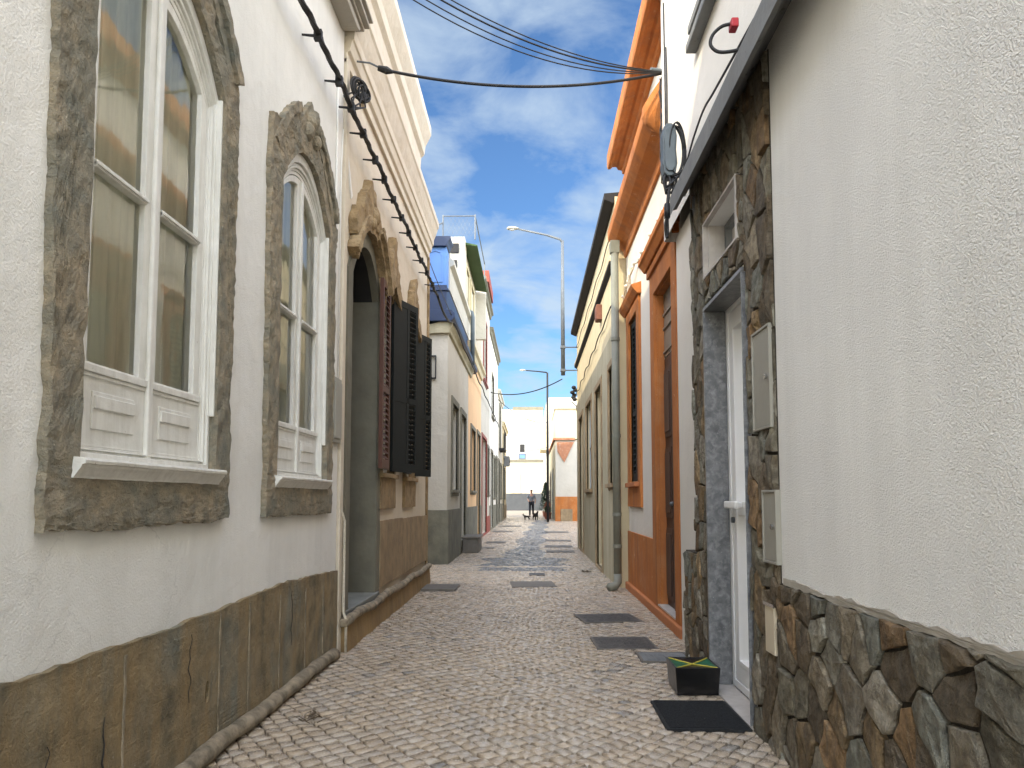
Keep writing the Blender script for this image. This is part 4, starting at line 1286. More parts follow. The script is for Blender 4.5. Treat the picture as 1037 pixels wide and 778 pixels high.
# ================================================================== END OF THE ALLEY
E_ = thing('end_house', (-1, 72, 0), 'tall white house with grey plinth closing the far end of the alley', 'house')
YE = 72.0
mb = MB()
mb.box(-9, 1.25, YE, YE + 8, -.05, 9.85)
mb.box(1.251, 1.6, YE + .02, YE + 8, -.05, 8.6)
mb.build('wall', 'stucco_far', E_)
MB().box(-9, 1.2, YE - .06, YE, -.05, 1.65).build('plinth', 'eave_slate', E_)
MB().box(-9, 1.25, YE - .12, YE - .001, 4.72, 4.95).build('string_course', 'jamb_grey', E_)
MB().box(-1.7, 1.3, YE - .10, YE + .5, 9.851, 10.1).build('cornice', 'jamb_grey', E_)
def face_window(parent, x0, x1, z0, z1, Y, fm, pm, lower=None):
    w = MB()
    w.add([(x0, Y, z0), (x1, Y, z0), (x1, Y, z1), (x0, Y, z1), (x0, Y - .05, z0), (x1, Y - .05, z0), (x1, Y - .05, z1), (x0, Y - .05, z1),
           (x0 + .1, Y - .05, z0 + .1), (x1 - .1, Y - .05, z0 + .1), (x1 - .1, Y - .05, z1 - .1), (x0 + .1, Y - .05, z1 - .1)],
          [(0, 1, 5, 4), (1, 2, 6, 5), (2, 3, 7, 6), (3, 0, 4, 7), (4, 5, 9, 8), (5, 6, 10, 9), (6, 7, 11, 10), (7, 4, 8, 11)])
    w = w.build('window', fm, parent)
    zm = (z0 + z1) / 2
    MB().box(x0 + .1, x1 - .1, Y - .04, Y - .005, (zm if lower else z0 + .1), z1 - .1).build('pane', pm, w)
    if lower:
        MB().box(x0 + .1, x1 - .1, Y - .04, Y - .005, z0 + .1, zm - .01).build('panel', lower, w)
face_window(E_, -1.12, -.42, 5.55, 6.55, YE, 'paint_white', 'interior_dark')
face_window(E_, -1.12, -.42, 4.98, 5.52, YE - .0, 'box_slate', 'blue_light')
face_window(E_, -.42 + .05, .75, 8.2, 9.3, YE, 'stucco_ivory', 'stucco_ivory')
door_end = MB().box(-1.9, -.95, YE - .10, YE - .0605, 1.66, 3.6).build('door_panel', 'stucco_ivory', E_)
# building with orange plinth facing up the alley on the right
P = thing('orange_plinth_house', (2.4, 38, 0), 'white house with worn orange plinth and bare brick patch where the alley narrows', 'house')
mb = MB()
mb.box(1.30, 8.0, 38.0, 52.0, -.05, 4.15)
mb.build('wall', 'stucco_far', P)
MB().box(1.27, 1.299, 38.05, 52.0, -.05, 4.1).build('side_coat', 'stucco_beige', P)
MB().box(1.27, 8.0, 37.95, 37.999, -.05, 1.25).build('plinth', 'orange_paint', P)
MB().box(1.55, 2.15, 37.90, 37.949, -.03, .62).build('patch', 'plinth_pale', P)
mb = MB()
mb.add([(x, y, z) for y in (37.94, 37.998) for x, z in ((1.36, 4.05), (2.25, 4.05), (1.75, 3.0), (1.40, 3.55))], [(0, 1, 2, 3), (4, 7, 6, 5), (0, 4, 5, 1), (1, 5, 6, 2), (2, 6, 7, 3), (3, 7, 4, 0)])
mb.build('brick_patch', 'brick_red', P)
MB().box(1.18, 2.3, 37.85, 52, 4.151, 4.26).build('roof_edge', 'brick_red', P)
MB().box(1.32, 4.0, 38.6, 45, 4.261, 5.85).build('roof_block', 'stucco_ivory', P)
MB().box(1.28, 4.05, 38.5, 45.1, 5.851, 5.98).build('roof_edge', 'stucco_far', P)
door(P, 1.27, 1, 40.4, 41.5, .05, 2.7, 'door_grey', sur='jamb_grey', deep=-.03)
door(P, 1.27, 1, 45.4, 46.6, .05, 2.7, 'door_brown', sur='jamb_grey', deep=-.03)
Q = thing('rear_white_house', (1.5, 57, 0), 'taller white house behind the brick patch, beside the second lamp post', 'house')
MB().box(1.2, 9, 52.2, 66, -.05, 8.3).build('wall', 'stucco_far', Q)
MB().box(1.02, 1.199, 52.2, 60, -.05, 1.1).build('plinth', 'plinth_grey', Q)
MB().prismX([(52.25, 4.6), (56.5, 4.6), (56.5, 6.6), (52.25, 5.6)], .72, 1.199).build('balcony', 'stucco_ivory', Q)
# side square: houses closing the view through the gap on the right
SQ = thing('side_street_house', (9, 28, 0), 'plain pale house at the back of the side street on the right', 'house')
MB().box(9, 14, 17.9, 38, -.05, 6).build('wall', 'stucco_far', SQ)
SG = thing('side_alley_house', (-9, 11.5, 0), 'plain white wall of a house closing the side alley by the blue bay', 'house')
MB().box(-14, -8.2, 9.5, 13.0, -.05, 6).build('wall', 'stucco_far', SG)

# ================================================================== LAMP POSTS
def street_lamp(base, zb, zt, arm, label, m, brackets, r=.045):
    x, y = base
    t = thing('street_lamp', (x, y, zb), label, 'street lamp')
    MB().tube([(x, y, zb), (x, y, zb + (zt - zb) * .6), (x, y, zt)], [r * 1.15, r, r * .8], 12).build('pole', m, t, smooth=True)
    ax, dz = arm
    pts = [(x, y, zt - .05), (x - .05, y, zt + dz * .12), (x + ax * .3, y, zt + dz * .5), (x + ax * .8, y, zt + dz)]
    MB().tube(pts, [r * .7, r * .65, r * .55, r * .5], 10).build('arm', m, t, smooth=True)
    hx = x + ax * .8
    hd_ = MB()
    secs = [(0, .03, .03), (.10, .06, .045), (.30, .085, .06), (.42, .07, .045), (.48, .02, .02)]
    sg = -1 if ax < 0 else 1
    vs, fs = [], []
    sc_ = abs(ax) * .2 / .44
    for (a, w, h) in secs:
        for k in range(12):
            an = 2 * math.pi * k / 12
            vs.append((hx + sg * a * sc_, y + w * math.cos(an), zt + dz + .01 + h * math.sin(an) * (1 if math.sin(an) > 0 else .5)))
    for i in range(4):
        for k in range(12):
            fs.append((i * 12 + k, i * 12 + (k + 1) % 12, (i + 1) * 12 + (k + 1) % 12, (i + 1) * 12 + k))
    fs += [tuple(range(12)), tuple(48 + k for k in range(12))]
    hd_.add(vs, fs).build('lamp_head', 'cabinet', t, smooth=True)
    MB().sphere((hx + sg * .26 * sc_, y, zt + dz - .012), .06, 8, (1.8 * sc_, .9, .45)).build('lens', 'lamp_lens', t, smooth=True)
    for (z, bx_) in brackets:
        MB().tube([(x, y, z), (bx_, y, z)], .016, 8).box(x - .06, x + .06, y - .06, y + .06, z - .03, z + .03).build('bracket', m, t)
    return t
street_lamp((.79, 17.6), 4.10, 7.40, (-1.33, .30), 'tall pale street lamp bracketed to the end of the beige house', 'metal_grey', [(4.22, 1.15), (4.78, 1.15)])
street_lamp((.86, 36.5), 0, 7.4, (-1.35, .12), 'dark thin lamp post standing farther down the alley, lower of the two', 'eave_dark', [(3.2, .86), (4.4, .86)], .06)

# ================================================================== CABLES
def curve(pts, k=6):
    P = [Vector(p) for p in pts]
    o = []
    for i in range(len(P) - 1):
        a, b, c, d = P[max(i - 1, 0)], P[i], P[i + 1], P[min(i + 2, len(P) - 1)]
        for j in range(k):
            t = j / k
            o.append(.5 * ((2 * b) + (c - a) * t + (2 * a - 5 * b + 4 * c - d) * t * t + (3 * b - a - 3 * c + d) * t ** 3))
    o.append(P[-1])
    return o
def sagging(p, q, sag, n=24):
    p, q = Vector(p), Vector(q)
    return [p.lerp(q, k / n) - Vector((0, 0, sag * 4 * (k / n) * (1 - k / n))) for k in range(n + 1)]
def cable(pts, r, label, group=None, m='cable_black', n=6, name='cable'):
    return MB().tube(pts, r, n).build(name, m, smooth=True, origin=tuple(pts[0]), label=label, cat='cable', group=group)
RA = (1.22, 6.30, 4.90)
# bundle on standoff brackets along the left wall
gz = random.Random(2)
pts = []
y = 3.4
while y < 10.6:
    pts.append((-1.345 + .006 * math.sin(y * 9), y, 4.10 + .012 * math.sin(y * 4.2)))
    y += .08
mbu = MB().tube(pts, .016, 8)
for ph in (0, 2.1, 4.2):
    mbu.tube([(p[0] + .014 * math.cos(i * .8 + ph), p[1], p[2] + .014 * math.sin(i * .8 + ph)) for i, p in enumerate(pts)], .0085, 6)
bun = mbu.build('cable_bundle', 'cable_black', smooth=True, origin=(-1.345, 3.4, 4.1), label='thick twisted black cable bundle on standoff brackets along the left wall', cat='cable bundle')
for yb in (4.02, 4.48, 5.0, 5.35, 5.75, 6.22, 6.62, 7.08, 7.55, 8.0, 8.47, 8.95, 9.45, 10.0):
    mb = MB().tube([(-1.455, yb, 4.10), (-1.33, yb, 4.085)], [.007, .011], 6)
    mb.box(-1.37, -1.32, yb - .018, yb + .018, 4.06, 4.125)
    mb.build('bracket', 'cable_black', bun)
cable(sagging((-1.345, 10.55, 4.10), (-1.40, 13.0, 4.30), .10), .02, 'thick black cable hanging across the side alley from the cream house to the blue bay')
cable([(-1.36 + .01 * math.sin(k * .9), 13.0 + k * .5, 4.27 + .02 * math.sin(k * 1.3)) for k in range(40)], .018, 'dark cable fixed along the cornice of the far left houses')
cable(sagging((-2.0, 12.8, 5.95), (-1.36, 12.6, 4.32), .05), .008, 'thin black wire dropping in front of the blue bay')
# coil of spare cable
mb = MB()
gc = random.Random(9)
for c_ in range(9):
    cx_, cy_, cz_ = -1.34 + gc.uniform(-.03, .03), 5.62 + gc.uniform(-.04, .04), 4.40 + gc.uniform(-.035, .035)
    r_ = gc.uniform(.05, .085)
    ax_ = gc.uniform(-.6, .6)
    loop = [(cx_ + r_ * .55 * math.cos(a) * math.cos(ax_), cy_ + r_ * math.cos(a) * .8 + r_ * .2 * math.sin(ax_), cz_ + r_ * math.sin(a)) for a in [k * math.pi / 9 for k in range(19)]]
    mb.tube(loop, .009, 6)
for k in range(6):
    p0 = (-1.35 + gc.uniform(-.04, .04), 5.6 + gc.uniform(-.05, .05), 4.36)
    mb.tube([p0, (p0[0] + gc.uniform(-.05, .03), 5.55 + gc.uniform(-.1, .1), 4.25), (-1.345, 5.45 + gc.uniform(-.1, .1), 4.10)], .007, 6)
mb.build('cable_coil', 'cable_black', smooth=True, origin=(-1.34, 5.62, 4.4), label='tangled coil of spare black cable hanging beside the left cable bundle', cat='cable coil')
LA = (-1.40, 5.72, 4.52)
cb = cable(sagging((-1.21, 5.80, 4.66), RA, .14), .0125, 'thick black cable crossing the alley between the two walls, lowest of the crossing cables')
MB().tube([(-1.46, 5.72, 4.69), (-1.30, 5.75, 4.685), (-1.21, 5.79, 4.66)], .008, 6).build('hook', 'metal_grey', cb)
MB().tube([(-1.24, 5.79, 4.665), (-1.17, 5.80, 4.65), (-1.12, 5.81, 4.64)], [.022, .032, .012], 8).build('clamp', 'cable_black', cb)
MB().tube([Vector(RA) + Vector((-.16, -.05, 0)), Vector(RA) + Vector((-.10, -.02, 0)), Vector(RA)], [.014, .024, .016], 8).build('clamp', 'box_slate', cb)
MB().tube([Vector(RA), Vector((1.30, 6.32, 4.86))], .01, 6).build('hook', 'metal_grey', cb)
labs = ['thin black wire rising from the right wall to the upper left, highest of its fan', 'thin black wire second from the top of the rising fan',
        'thin black wire third from the top of the rising fan', 'thin black wire, lowest of the rising fan above the thick crossing cable']
for k, (lx, ly, lz, sg) in enumerate(((-1.42, 4.9, 5.23, .24), (-1.42, 4.9, 5.19, .26), (-1.42, 4.9, 5.13, .29), (-1.42, 4.9, 5.07, .31))):
    cable(sagging((lx, ly, lz), RA, sg), .005 if k != 1 else .007, labs[k], 'wires fanning across the alley')
# far crossing wires
cable(sagging((-1.45, 27.0, 5.05), (1.05, 24.0, 5.05), .25), .018, 'dark wire crossing the far part of the alley just below the farther lamp')
cable(sagging((-1.45, 33.0, 5.6), (.86, 36.5, 4.9), .3), .014, 'thin wire running to the farther lamp post')
cable(sagging((-1.45, 42.0, 3.9), (1.2, 44.0, 4.25), .15), .014, 'thin wire across the alley in front of the end house')
# pale clipped cable with loops under the lower orange cornice
pts = [(1.235 + .012 * math.sin(k * 1.3), 5.35 + k * .11, 3.78 + .03 * math.sin(k * 1.1) + .12 * math.exp(-((k - 30) / 6) ** 2)) for k in range(42)]
lc = cable(pts, .009, 'pale painted cable with white clips running under the orange cornice', m='cable_pale')
for k in range(2, 41, 2):
    p = pts[k]
    MB().sphere((p[0] - .012, p[1], p[2] + .005), .022, 5, (1, 1.2, 1)).build('clip', 'stucco_white', lc)
for k in range(4):
    b = 9.0 - k * .1
    cable([(1.24, b, 4.0 - k * .03), (1.21, b + .1, 3.86), (1.22, b + .05, 3.7 - k * .05), (1.25, b + .2, 3.6)], .006, ['short pale loop of wire at the far end of the orange cornice'][0], 'pale wire loops by the drainpipe', m='cable_pale')
pts = [(1.11 + .008 * math.sin(k), 10.0 + k * .2, 3.78 - .004 * k + .03 * math.sin(k * .9)) for k in range(39)]
bc = cable(pts, .010, 'dark cable clipped along the sunlit upper part of the beige house')
pts = [(1.11, 10.0 + k * .2, 4.75 + .03 * math.sin(k * .7)) for k in range(39)]
cable(pts, .008, 'thin cable clipped above the string course of the beige house')
bb = MB().box(1.05, 1.139, 11.55, 11.80, 3.98, 4.22).build('junction_box', 'brown_box', origin=(1.1, 11.65, 4.1), bevel=.008, label='small reddish brown junction box high on the beige house', cat='junction box')
MB().box(1.044, 1.049, 11.57, 11.78, 4.0, 4.2).build('cover', 'brown_box', bb)
mb = MB()
for k in range(6):
    mb.sphere((1.08 + gc.uniform(-.06, .04), 17.9 + gc.uniform(-.05, .1), 3.55 + k * .06), .06, 6, (1, 1, .8))
mb.tube([(1.0, 17.9, 3.5), (1.12, 17.9, 3.4), (1.14, 17.8, 3.2)], .012, 6)
mb.build('insulator_cluster', 'cable_black', origin=(1.1, 17.9, 3.6), label='dark cluster of insulators on the far corner of the beige house', cat='insulators')
# cable down the white upper wall
for k, (yy_, z0_, z1_) in enumerate(((6.10, 3.75, 5.4), (6.02, 4.2, 4.95))):
    cable([(1.15, yy_, z0_), (1.15, yy_ - .02, (z0_ + z1_) / 2), (1.15, yy_, z1_)], .006, ['thin vertical wire on the sunlit white upper wall beside the orange pilaster', 'short thin wire with clips on the white upper wall'][k])
mb = MB()
for k in range(5):
    mb.tube([(1.16 + gc.uniform(-.02, .02), 6.30 + gc.uniform(-.03, .03), 4.85 - j * .12) for j in range(9)], .005, 5)
mb.build('wire_bundle', 'cable_black', smooth=True, origin=(1.16, 6.3, 4.8), label='loose bundle of thin black wires hanging down the orange pilaster', cat='wires')

# grey splice box with cable coil at the end of the grey cornice
jb = thing('splice_box', (1.0, 5.1, 3.3), 'slate grey oval cable box wound with cable at the end of the grey cornice', 'cable box')
mb = MB()
prof_ = [(-.045, .0), (-.052, .10), (-.040, .165), (-.018, .19), (.018, .19), (.040, .165), (.052, .10), (.045, .0), (.052, -.10), (.040, -.165), (.018, -.19), (-.018, -.19), (-.040, -.165), (-.052, -.10)]
mb.prismY([(.985 + a, 3.60 + b) for a, b in prof_], 5.06, 5.17)
mb.prismY([(.985 + a * .8, 3.60 + b * .85) for a, b in prof_], 5.045, 5.0599)
mb.build('housing', 'box_slate', jb, bevel=.012)
mb = MB()
for k in range(6):
    mb.tube([(1.03 + .012 * math.sin(k * 2.1) + (.050 + k * .004) * math.cos(a), 5.05 + k * .014 + .01 * math.sin(a * 2), 3.60 + (.185 + .012 * math.sin(k * 1.7)) * math.sin(a)) for a in [j_ * math.pi / 12 for j_ in range(25)]], .0055, 6)
for k in range(9):
    g_ = random.Random(k)
    mb.tube(curve([(.99 + g_.uniform(-.04, .04), 5.1, 3.44), (.98 + g_.uniform(-.05, .05), 5.07 + g_.uniform(-.03, .03), 3.38), (.975 + g_.uniform(-.03, .03), 5.06, 3.30 + g_.uniform(-.03, .03))], 4), .009, 6)
mb.tube(curve([(.985, 5.07, 3.36), (.965, 5.05, 3.24), (.955, 5.05, 3.12), (.96, 5.07, 3.02), (.955, 5.06, 2.96)]), .012, 8)
mb.tube(curve([(.955, 5.05, 3.12), (.940, 5.05, 3.05), (.948, 5.06, 2.97), (.962, 5.06, 3.02)]), .006, 6)
mb.box(.94, .975, 5.035, 5.075, 3.10, 3.20)
mb.tube(curve([(1.0, 5.05, 3.40), (1.035, 4.85, 3.36), (1.05, 4.6, 3.46), (1.04, 4.3, 3.47), (1.02, 4.0, 3.40), (1.01, 3.6, 3.34), (1.01, 3.2, 3.30)]), .0065, 8)
mb.build('cable', 'cable_black', jb, smooth=True)
# loop with red connector
cl = [(1.02, 3.36, 3.27), (.97, 3.38, 3.262), (.90, 3.40, 3.27), (.865, 3.41, 3.31), (.875, 3.41, 3.36), (.915, 3.40, 3.395), (.955, 3.38, 3.395)]
lp = MB().tube(curve(cl), .0085, 8).build('cable_loop', 'cable_black', smooth=True, origin=(1.0, 3.4, 3.3), label='black cable loop with a red connector on top of the grey cornice', cat='cable')
MB().box(.95, .985, 3.35, 3.41, 3.365, 3.41).build('connector', 'red_plastic', lp, bevel=.006)

# ================================================================== STREET OBJECTS
def cover(x0, x1, y0, y1, label, m='manhole', ang=0, z=.009, name='manhole_cover', cat='manhole cover', frame=True, group=None):
    cx_, cy_ = (x0 + x1) / 2, (y0 + y1) / 2
    def rot(x, y):
        x, y = x - cx_, y - cy_
        return (cx_ + x * math.cos(ang) - y * math.sin(ang), cy_ + x * math.sin(ang) + y * math.cos(ang))
    def b(mb, a0, a1, c0, c1, z0, z1):
        vs = [(*rot(x, y), q) for x in (a0, a1) for y in (c0, c1) for q in (z0, z1)]
        mb.add(vs, [(0, 1, 3, 2), (4, 6, 7, 5), (0, 4, 5, 1), (2, 3, 7, 6), (0, 2, 6, 4), (1, 5, 7, 3)])
    mb = MB()
    b(mb, x0, x1, y0, y1, -.02, z)
    o = mb.build(name, m, origin=(cx_, cy_, 0), bevel=.003, label=label, cat=cat, group=group)
    if frame:
        mb = MB()
        n = 8
        for k in range(n):
            for j in range(5):
                xa_ = x0 + .03 + (x1 - x0 - .06) * k / n
                ya_ = y0 + .03 + (y1 - y0 - .06) * j / 5
                b(mb, xa_ + .005, xa_ + (x1 - x0 - .06) / n - .008, ya_ + .005, ya_ + (y1 - y0 - .06) / 5 - .008, z + .0002, z + .0025)
        mb.build('tread', m, o)
        mb = MB()
        for q in ((x0 - .02, x0 - .002, y0 - .02, y1 + .02), (x1 + .002, x1 + .02, y0 - .02, y1 + .02), (x0 - .0019, x1 + .0019, y0 - .02, y0 - .002), (x0 - .0019, x1 + .0019, y1 + .002, y1 + .02)):
            b(mb, *q, -.02, z + .001)
        mb.build('rim', 'slab_stone', o)
    return o
cover(.52, .95, 5.77, 6.22, 'dark rectangular manhole cover in front of the orange house door', ang=R(2))
cover(.48, 1.0, 7.0, 7.45, 'second dark manhole cover, between the orange plinth and the middle of the street', ang=R(9))
cover(.80, 1.13, 5.33, 5.62, 'small greenish manhole cover just behind the black box', m='cornice_grey')
cover(-.26, .32, 9.72, 10.35, 'worn dark slab sunk in the middle of the street', m='slab_stone', frame=False, ang=R(4), name='stone_slab', cat='slab')
cover(-1.36, -.93, 9.25, 9.80, 'raised dark stone slab at the end of the ochre plinth', m='slab_stone', frame=False, z=.03, name='stone_slab', cat='slab')
cover(-.02, .22, 11.2, 11.5, 'small dark cover beyond the sunken middle slab', m='manhole', frame=False)
for k, (x0, x1, y0, y1, l) in enumerate(((-1.35, -.85, 17.2, 17.45, 'narrow stone strip on the left just past the brown steps'), (-1.15, -.65, 19.2, 19.9, 'dark cover on the left before the red door'),
        (.35, .95, 15.9, 16.4, 'dark stone slab nearest the far end of the beige house'), (.35, 1.0, 17.6, 18.2, 'dark stone slab just past the beige house corner'),
        (.4, 1.1, 20.0, 20.7, 'third dark slab on the right, farther than the beige house'), (-1.3, -.6, 25.5, 26.3, 'dark slab in front of the red door house'), (-1.3, -.4, 30.5, 31.4, 'dark slab in front of the grey white house'),
        (.5, 1.3, 25.0, 26.0, 'fourth dark slab on the right side of the far street'))):
    cover(x0, x1, y0, y1, l, m='slab_stone', frame=False, name='stone_slab', cat='slab', z=.014)
mt = MB().box(.675, 1.095, 3.765, 4.285, -.004, .014).build('door_mat', 'rubber', origin=(.88, 4.0, 0), bevel=.004, label='black ribbed rubber doormat lying in front of the white door', cat='doormat')
mb = MB()
for k in range(30):
    mb.box(.69, 1.08, 3.78 + k * .0167, 3.788 + k * .0167, .0145, .019)
mb.build('rib', 'rubber', mt)
bx = thing('planter_box', (.98, 4.56, 0), 'black square tub with green and gold crossed top beside the marble door jamb', 'tub')
mb = MB()
vs = [(x, y, z) for z, e in ((.004, .012), (.165, 0)) for x, y in ((.845 + e, 4.42 + e), (1.108 - e, 4.42 + e), (1.108 - e, 4.72 - e), (.845 + e, 4.72 - e))]
vs += [(x, y, z) for z, e in ((.165, .012), (.145, .014)) for x, y in ((.845 + e, 4.42 + e), (1.108 - e, 4.42 + e), (1.108 - e, 4.72 - e), (.845 + e, 4.72 - e))]
mb.add(vs, [(3, 2, 1, 0)] + [(i, (i + 1) % 4, 4 + (i + 1) % 4, 4 + i) for i in range(4)] + [(4 + i, 4 + (i + 1) % 4, 8 + (i + 1) % 4, 8 + i) for i in range(4)] + [(8 + i, 8 + (i + 1) % 4, 12 + (i + 1) % 4, 12 + i) for i in range(4)])
mb.build('tub', 'box_black', bx, bevel=.004)
a_, b_, c_, d_ = (.858, 4.433), (1.095, 4.433), (1.095, 4.707), (.858, 4.707)
ctr = (.976, 4.57)
def lidtri(p, q, m, n):
    MB().add([(p[0], p[1], .160), (q[0], q[1], .160), (ctr[0], ctr[1], .150), (p[0], p[1], .150), (q[0], q[1], .150), (ctr[0], ctr[1], .140)], [(0, 1, 2), (5, 4, 3), (0, 3, 4, 1), (1, 4, 5, 2), (2, 5, 3, 0)]).build(n, m, bx)
lidtri(a_, b_, 'box_black', 'lid_panel')
lidtri(c_, d_, 'box_black', 'lid_panel')
lidtri(d_, a_, 'flag_green', 'lid_panel')
lidtri(b_, c_, 'flag_green', 'lid_panel')
mb = MB()
for p, q in ((a_, c_), (b_, d_)):
    mb.tube([(p[0], p[1], .162), (ctr[0], ctr[1], .154), (q[0], q[1], .162)], .0045, 6)
mb.build('ribbon', 'flag_gold', bx)
mb = MB()
gt = random.Random(31)
for k in range(16):
    a = gt.uniform(0, 6.28)
    l = gt.uniform(.04, .10)
    x0, y0 = -1.13 + gt.uniform(-.04, .04), 3.88 + gt.uniform(-.06, .06)
    mb.tube([(x0, y0, .008), (x0 + l * .5 * math.cos(a), y0 + l * .5 * math.sin(a), .015 + gt.uniform(0, .03)), (x0 + l * math.cos(a + .5), y0 + l * math.sin(a + .5), .01 + gt.uniform(0, .04))], [.002, .002, .001], 5)
mb.build('twig_clump', 'twig', origin=(-1.13, 3.88, 0), label='small dry twig lying on the cobbles near the left plinth', cat='twig')
mb = MB()
gt = random.Random(37)
for k in range(14):
    a = gt.uniform(0, 6.28)
    c0 = Vector((.86 + gt.uniform(-.05, .05), 11.6 + gt.uniform(-.06, .06), .015))
    u = Vector((math.cos(a), math.sin(a), gt.uniform(0, .8))) * .05
    w_ = Vector((-math.sin(a), math.cos(a), .2)) * .025
    mb.add([c0, c0 + u * .5 + w_, c0 + u, c0 + u * .5 - w_], [(0, 1, 2, 3)])
mb.build('dead_leaves', 'twig', origin=(.86, 11.6, 0), label='little heap of dark dead leaves by the foot of the beige house', cat='leaves', fixn=False)

# potted evergreen bush beside the far right wall
def bush(name, loc, h, r, label, m, seed, n=1500, conic=True):
    g_ = random.Random(seed)
    x, y, z = loc
    t = thing(name, loc, label, 'potted plant')
    MB().tube([(x, y, 0), (x, y, .35)], [.16, .22], 14).build('pot', 'terracotta', t)
    mb = MB().tube([(x, y, .3), (x + .03, y, h * .6), (x, y, h * .92)], [.04, .03, .01], 7)
    for k in range(14):
        a = g_.uniform(0, 6.28)
        zz_ = .5 + (h - .6) * k / 14
        mb.tube([(x, y, zz_), (x + .7 * r * math.cos(a) * (1 - zz_ / h * .7), y + .7 * r * math.sin(a) * (1 - zz_ / h * .7), zz_ + .15)], [.015, .004], 5)
    mb.build('stem', 'twig', t)
    mb = MB()
    for k in range(n):
        f_ = g_.random() ** .8
        zz_ = .38 + (h - .38) * f_
        rr = r * ((1 - f_) ** .7 if conic else math.sin(math.pi * min(1, f_ * .8 + .15))) * (.75 + .35 * noise.noise(Vector((f_ * 7, seed, k % 5)))) * math.sqrt(g_.random())
        a = g_.uniform(0, 6.28)
        c0 = Vector((x + rr * math.cos(a), y + rr * math.sin(a), zz_))
        d0 = Vector((g_.uniform(-1, 1), g_.uniform(-1, 1), g_.uniform(-.4, 1))).normalized()
        w_ = d0.orthogonal().normalized() * .022
        mb.add([c0, c0 + d0 * .04 + w_, c0 + d0 * .09, c0 + d0 * .04 - w_], [(0, 1, 2, 3)])
    mb.build('foliage', m, t, fixn=False)
bush('potted_evergreen', (.98, 47.5, 0), 2.15, .62, 'dark bushy evergreen in a pot against the far right wall behind the person', 'leaf_dark', 5, 2600)
bush('potted_shrub', (1.02, 43.6, 0), .95, .28, 'small reddish leaved shrub in a pot in front of the dark evergreen', 'terracotta', 6, 700, False)
bush('potted_shrub', (.98, 41.8, 0), .7, .24, 'lowest green shrub in a pot nearest the orange plinth house', 'leaf', 8, 600, False)

# ================================================================== PERSON AND DOGS
def skin_obj(name, verts, edges, radii, m, parent=None, origin=(0, 0, 0), root=0, sub=2, **k):
    me = bpy.data.meshes.new(name)
    me.from_pydata([Vector(v) for v in verts], edges, [])
    bm = bmesh.new()
    bm.from_mesh(me)
    lay = bm.verts.layers.skin.verify()
    bm.verts.ensure_lookup_table()
    for i, r_ in enumerate(radii):
        bm.verts[i][lay].radius = (r_, r_)
        bm.verts[i][lay].use_root = (i == root)
    bm.to_mesh(me)
    bm.free()
    me.materials.append(MATS[m])
    o = bpy.data.objects.new(name, me)
    COL.objects.link(o)
    if parent is not None:
        o.parent = parent
    else:
        o.location = origin
    s_ = o.modifiers.new('skin', 'SKIN')
    s_.use_smooth_shade = True
    u = o.modifiers.new('sub', 'SUBSURF')
    u.levels = u.render_levels = sub
    dg = bpy.context.evaluated_depsgraph_get()
    me2 = bpy.data.meshes.new_from_object(o.evaluated_get(dg))
    o.modifiers.clear()
    o.data = me2
    for pl in me2.polygons:
        pl.use_smooth = True
    tag(o, **k)
    return o
# walking towards the camera, mid-stride, one arm forward with the leads
V_ = {'pel': (0, 0, .92), 'bel': (0, .01, 1.06), 'che': (0, 0, 1.26), 'nk0': (0, .01, 1.42), 'nk1': (0, 0, 1.50), 'hd0': (0, -.01, 1.57), 'hd1': (0, -.01, 1.66),
      'sl': (-.17, .01, 1.37), 'el': (-.23, .02, 1.12), 'wl': (-.17, -.18, .98), 'hl': (-.15, -.25, .96),
      'sr': (.17, .01, 1.37), 'er': (.24, .05, 1.11), 'wr': (.23, -.02, .87), 'hr': (.22, -.04, .80),
      'tl': (-.09, 0, .88), 'kl': (-.10, -.10, .50), 'al': (-.10, -.12, .09), 'fl': (-.10, -.27, .035),
      'tr': (.09, 0, .88), 'kr': (.10, .04, .49), 'ar': (.10, .24, .13), 'fr': (.11, .12, .035)}
nm = list(V_)
ED = [('pel', 'bel'), ('bel', 'che'), ('che', 'nk0'), ('nk0', 'nk1'), ('nk1', 'hd0'), ('hd0', 'hd1'), ('che', 'sl'), ('sl', 'el'), ('el', 'wl'), ('wl', 'hl'), ('che', 'sr'), ('sr', 'er'), ('er', 'wr'), ('wr', 'hr'),
      ('pel', 'tl'), ('tl', 'kl'), ('kl', 'al'), ('al', 'fl'), ('pel', 'tr'), ('tr', 'kr'), ('kr', 'ar'), ('ar', 'fr')]
RAD = dict(pel=.125, bel=.115, che=.13, nk0=.07, nk1=.052, hd0=.088, hd1=.085, sl=.062, el=.042, wl=.03, hl=.035, sr=.062, er=.042, wr=.03, hr=.035,
           tl=.088, kl=.058, al=.04, fl=.038, tr=.088, kr=.058, ar=.04, fr=.038)
person = skin_obj('person', [V_[n_] for n_ in nm], [(nm.index(a), nm.index(b)) for a, b in ED], [RAD[n_] for n_ in nm], 'skin', origin=(.07, 47.0, 0),
                  label='person in a grey top and dark trousers walking up the far end of the alley', cat='person')
ORG[person.name] = (.07, 47.0, 0)
up_ = ['pel', 'bel', 'che', 'sl', 'el', 'sr', 'er']
skin_obj('shirt', [V_[n_] for n_ in up_], [(0, 1), (1, 2), (2, 3), (3, 4), (2, 5), (5, 6)], [RAD[n_] + .014 for n_ in up_], 'cloth_grey', parent=person)
lo_ = ['pel', 'tl', 'kl', 'al', 'tr', 'kr', 'ar']
skin_obj('trousers', [V_[n_] for n_ in lo_], [(0, 1), (1, 2), (2, 3), (0, 4), (4, 5), (5, 6)], [RAD[n_] + .016 for n_ in lo_], 'cloth_dark', parent=person)
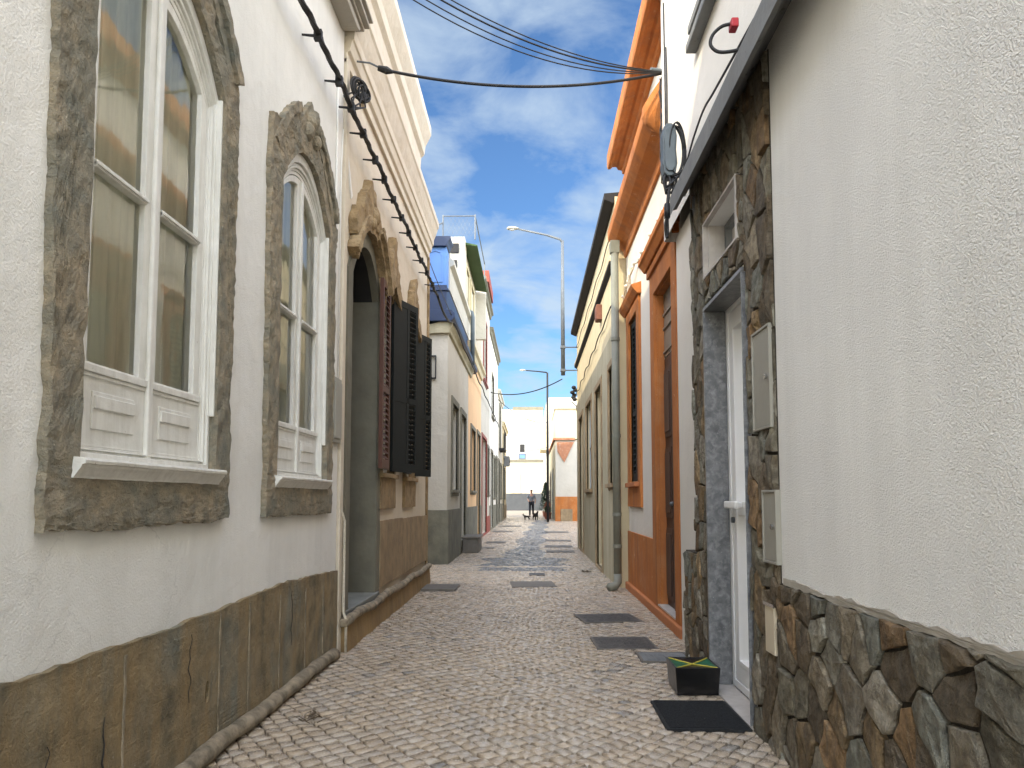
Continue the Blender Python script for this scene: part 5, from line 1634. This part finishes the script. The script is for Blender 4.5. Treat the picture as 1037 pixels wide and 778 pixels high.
skin_obj('hair', [(0, .03, 1.56), (0, .025, 1.66), (0, .01, 1.72)], [(0, 1), (1, 2)], [.075, .092, .06], 'hair', parent=person)
for sx in (-1, 1):
    MB().sphere((.07 + sx * .032, 47 - .092, 1.635), .011, 5).build('eye', 'cable_black', person)
    fx = -.10 if sx < 0 else .11
    yy_ = -.20 if sx < 0 else .18
    MB().sphere((.07 + fx, 47 + yy_, .045), .13, 8, (.42, 1.05, .35)).build('shoe', 'cloth_dark', person, smooth=True)
MB().sphere((.07, 47 - .105, 1.60), .016, 5, (1, 1.2, 1.5)).build('nose', 'skin', person, smooth=True)
def dog(loc, s_, ang, label):
    pts = dict(pel=(0, .22, .42), bel=(0, .02, .41), che=(0, -.18, .40), nk=(0, -.30, .52), hd=(0, -.36, .62), mz=(0, -.48, .58),
               tb=(0, .30, .47), tt=(0, .42, .60),
               fl0=(-.07, -.20, .30), fl1=(-.07, -.17, .17), fl2=(-.07, -.20, .03), fr0=(.07, -.20, .30), fr1=(.07, -.15, .17), fr2=(.07, -.12, .03),
               hl0=(-.08, .20, .30), hl1=(-.08, .30, .17), hl2=(-.08, .26, .03), hr0=(.08, .22, .30), hr1=(.08, .33, .18), hr2=(.08, .34, .03))
    k_ = list(pts)
    e = [('pel', 'bel'), ('bel', 'che'), ('che', 'nk'), ('nk', 'hd'), ('hd', 'mz'), ('pel', 'tb'), ('tb', 'tt'), ('che', 'fl0'), ('fl0', 'fl1'), ('fl1', 'fl2'), ('che', 'fr0'), ('fr0', 'fr1'), ('fr1', 'fr2'),
         ('pel', 'hl0'), ('hl0', 'hl1'), ('hl1', 'hl2'), ('pel', 'hr0'), ('hr0', 'hr1'), ('hr1', 'hr2')]
    rd = dict(pel=.09, bel=.09, che=.115, nk=.065, hd=.068, mz=.034, tb=.03, tt=.014, fl0=.05, fl1=.028, fl2=.026, fr0=.05, fr1=.028, fr2=.026, hl0=.06, hl1=.03, hl2=.026, hr0=.06, hr1=.03, hr2=.026)
    def T(p):
        x, y, z = (q * s_ for q in p)
        return (x * math.cos(ang) - y * math.sin(ang), x * math.sin(ang) + y * math.cos(ang), z)
    o = skin_obj('dog', [T(pts[n_]) for n_ in k_], [(k_.index(a), k_.index(b)) for a, b in e], [rd[n_] * s_ for n_ in k_], 'fur_dark', origin=loc, label=label, cat='dog', group='dogs walking with the person')
    ORG[o.name] = loc
    for sx in (-1, 1):
        c0 = T((sx * .045, -.34, .68))
        MB().tube([(loc[0] + c0[0], loc[1] + c0[1], c0[2] - .01 * s_), (loc[0] + c0[0], loc[1] + c0[1], c0[2] + .06 * s_)], [.028 * s_, .005 * s_], 6).build('ear', 'fur_dark', o, smooth=True)
dog((.28, 38.6, 0), .78, R(20), 'larger dark dog standing in the street in front of the walking person')
dog((-.20, 39.3, 0), .50, R(-70), 'smaller dark dog to the left of the larger dog')

# ------------------------------------------------------------------ tidy: nothing casts a name with the parent of another kind
for o in scene.objects:
    if o.type == 'MESH' and len(o.data.polygons) == 0:
        raise RuntimeError('empty mesh ' + o.name)
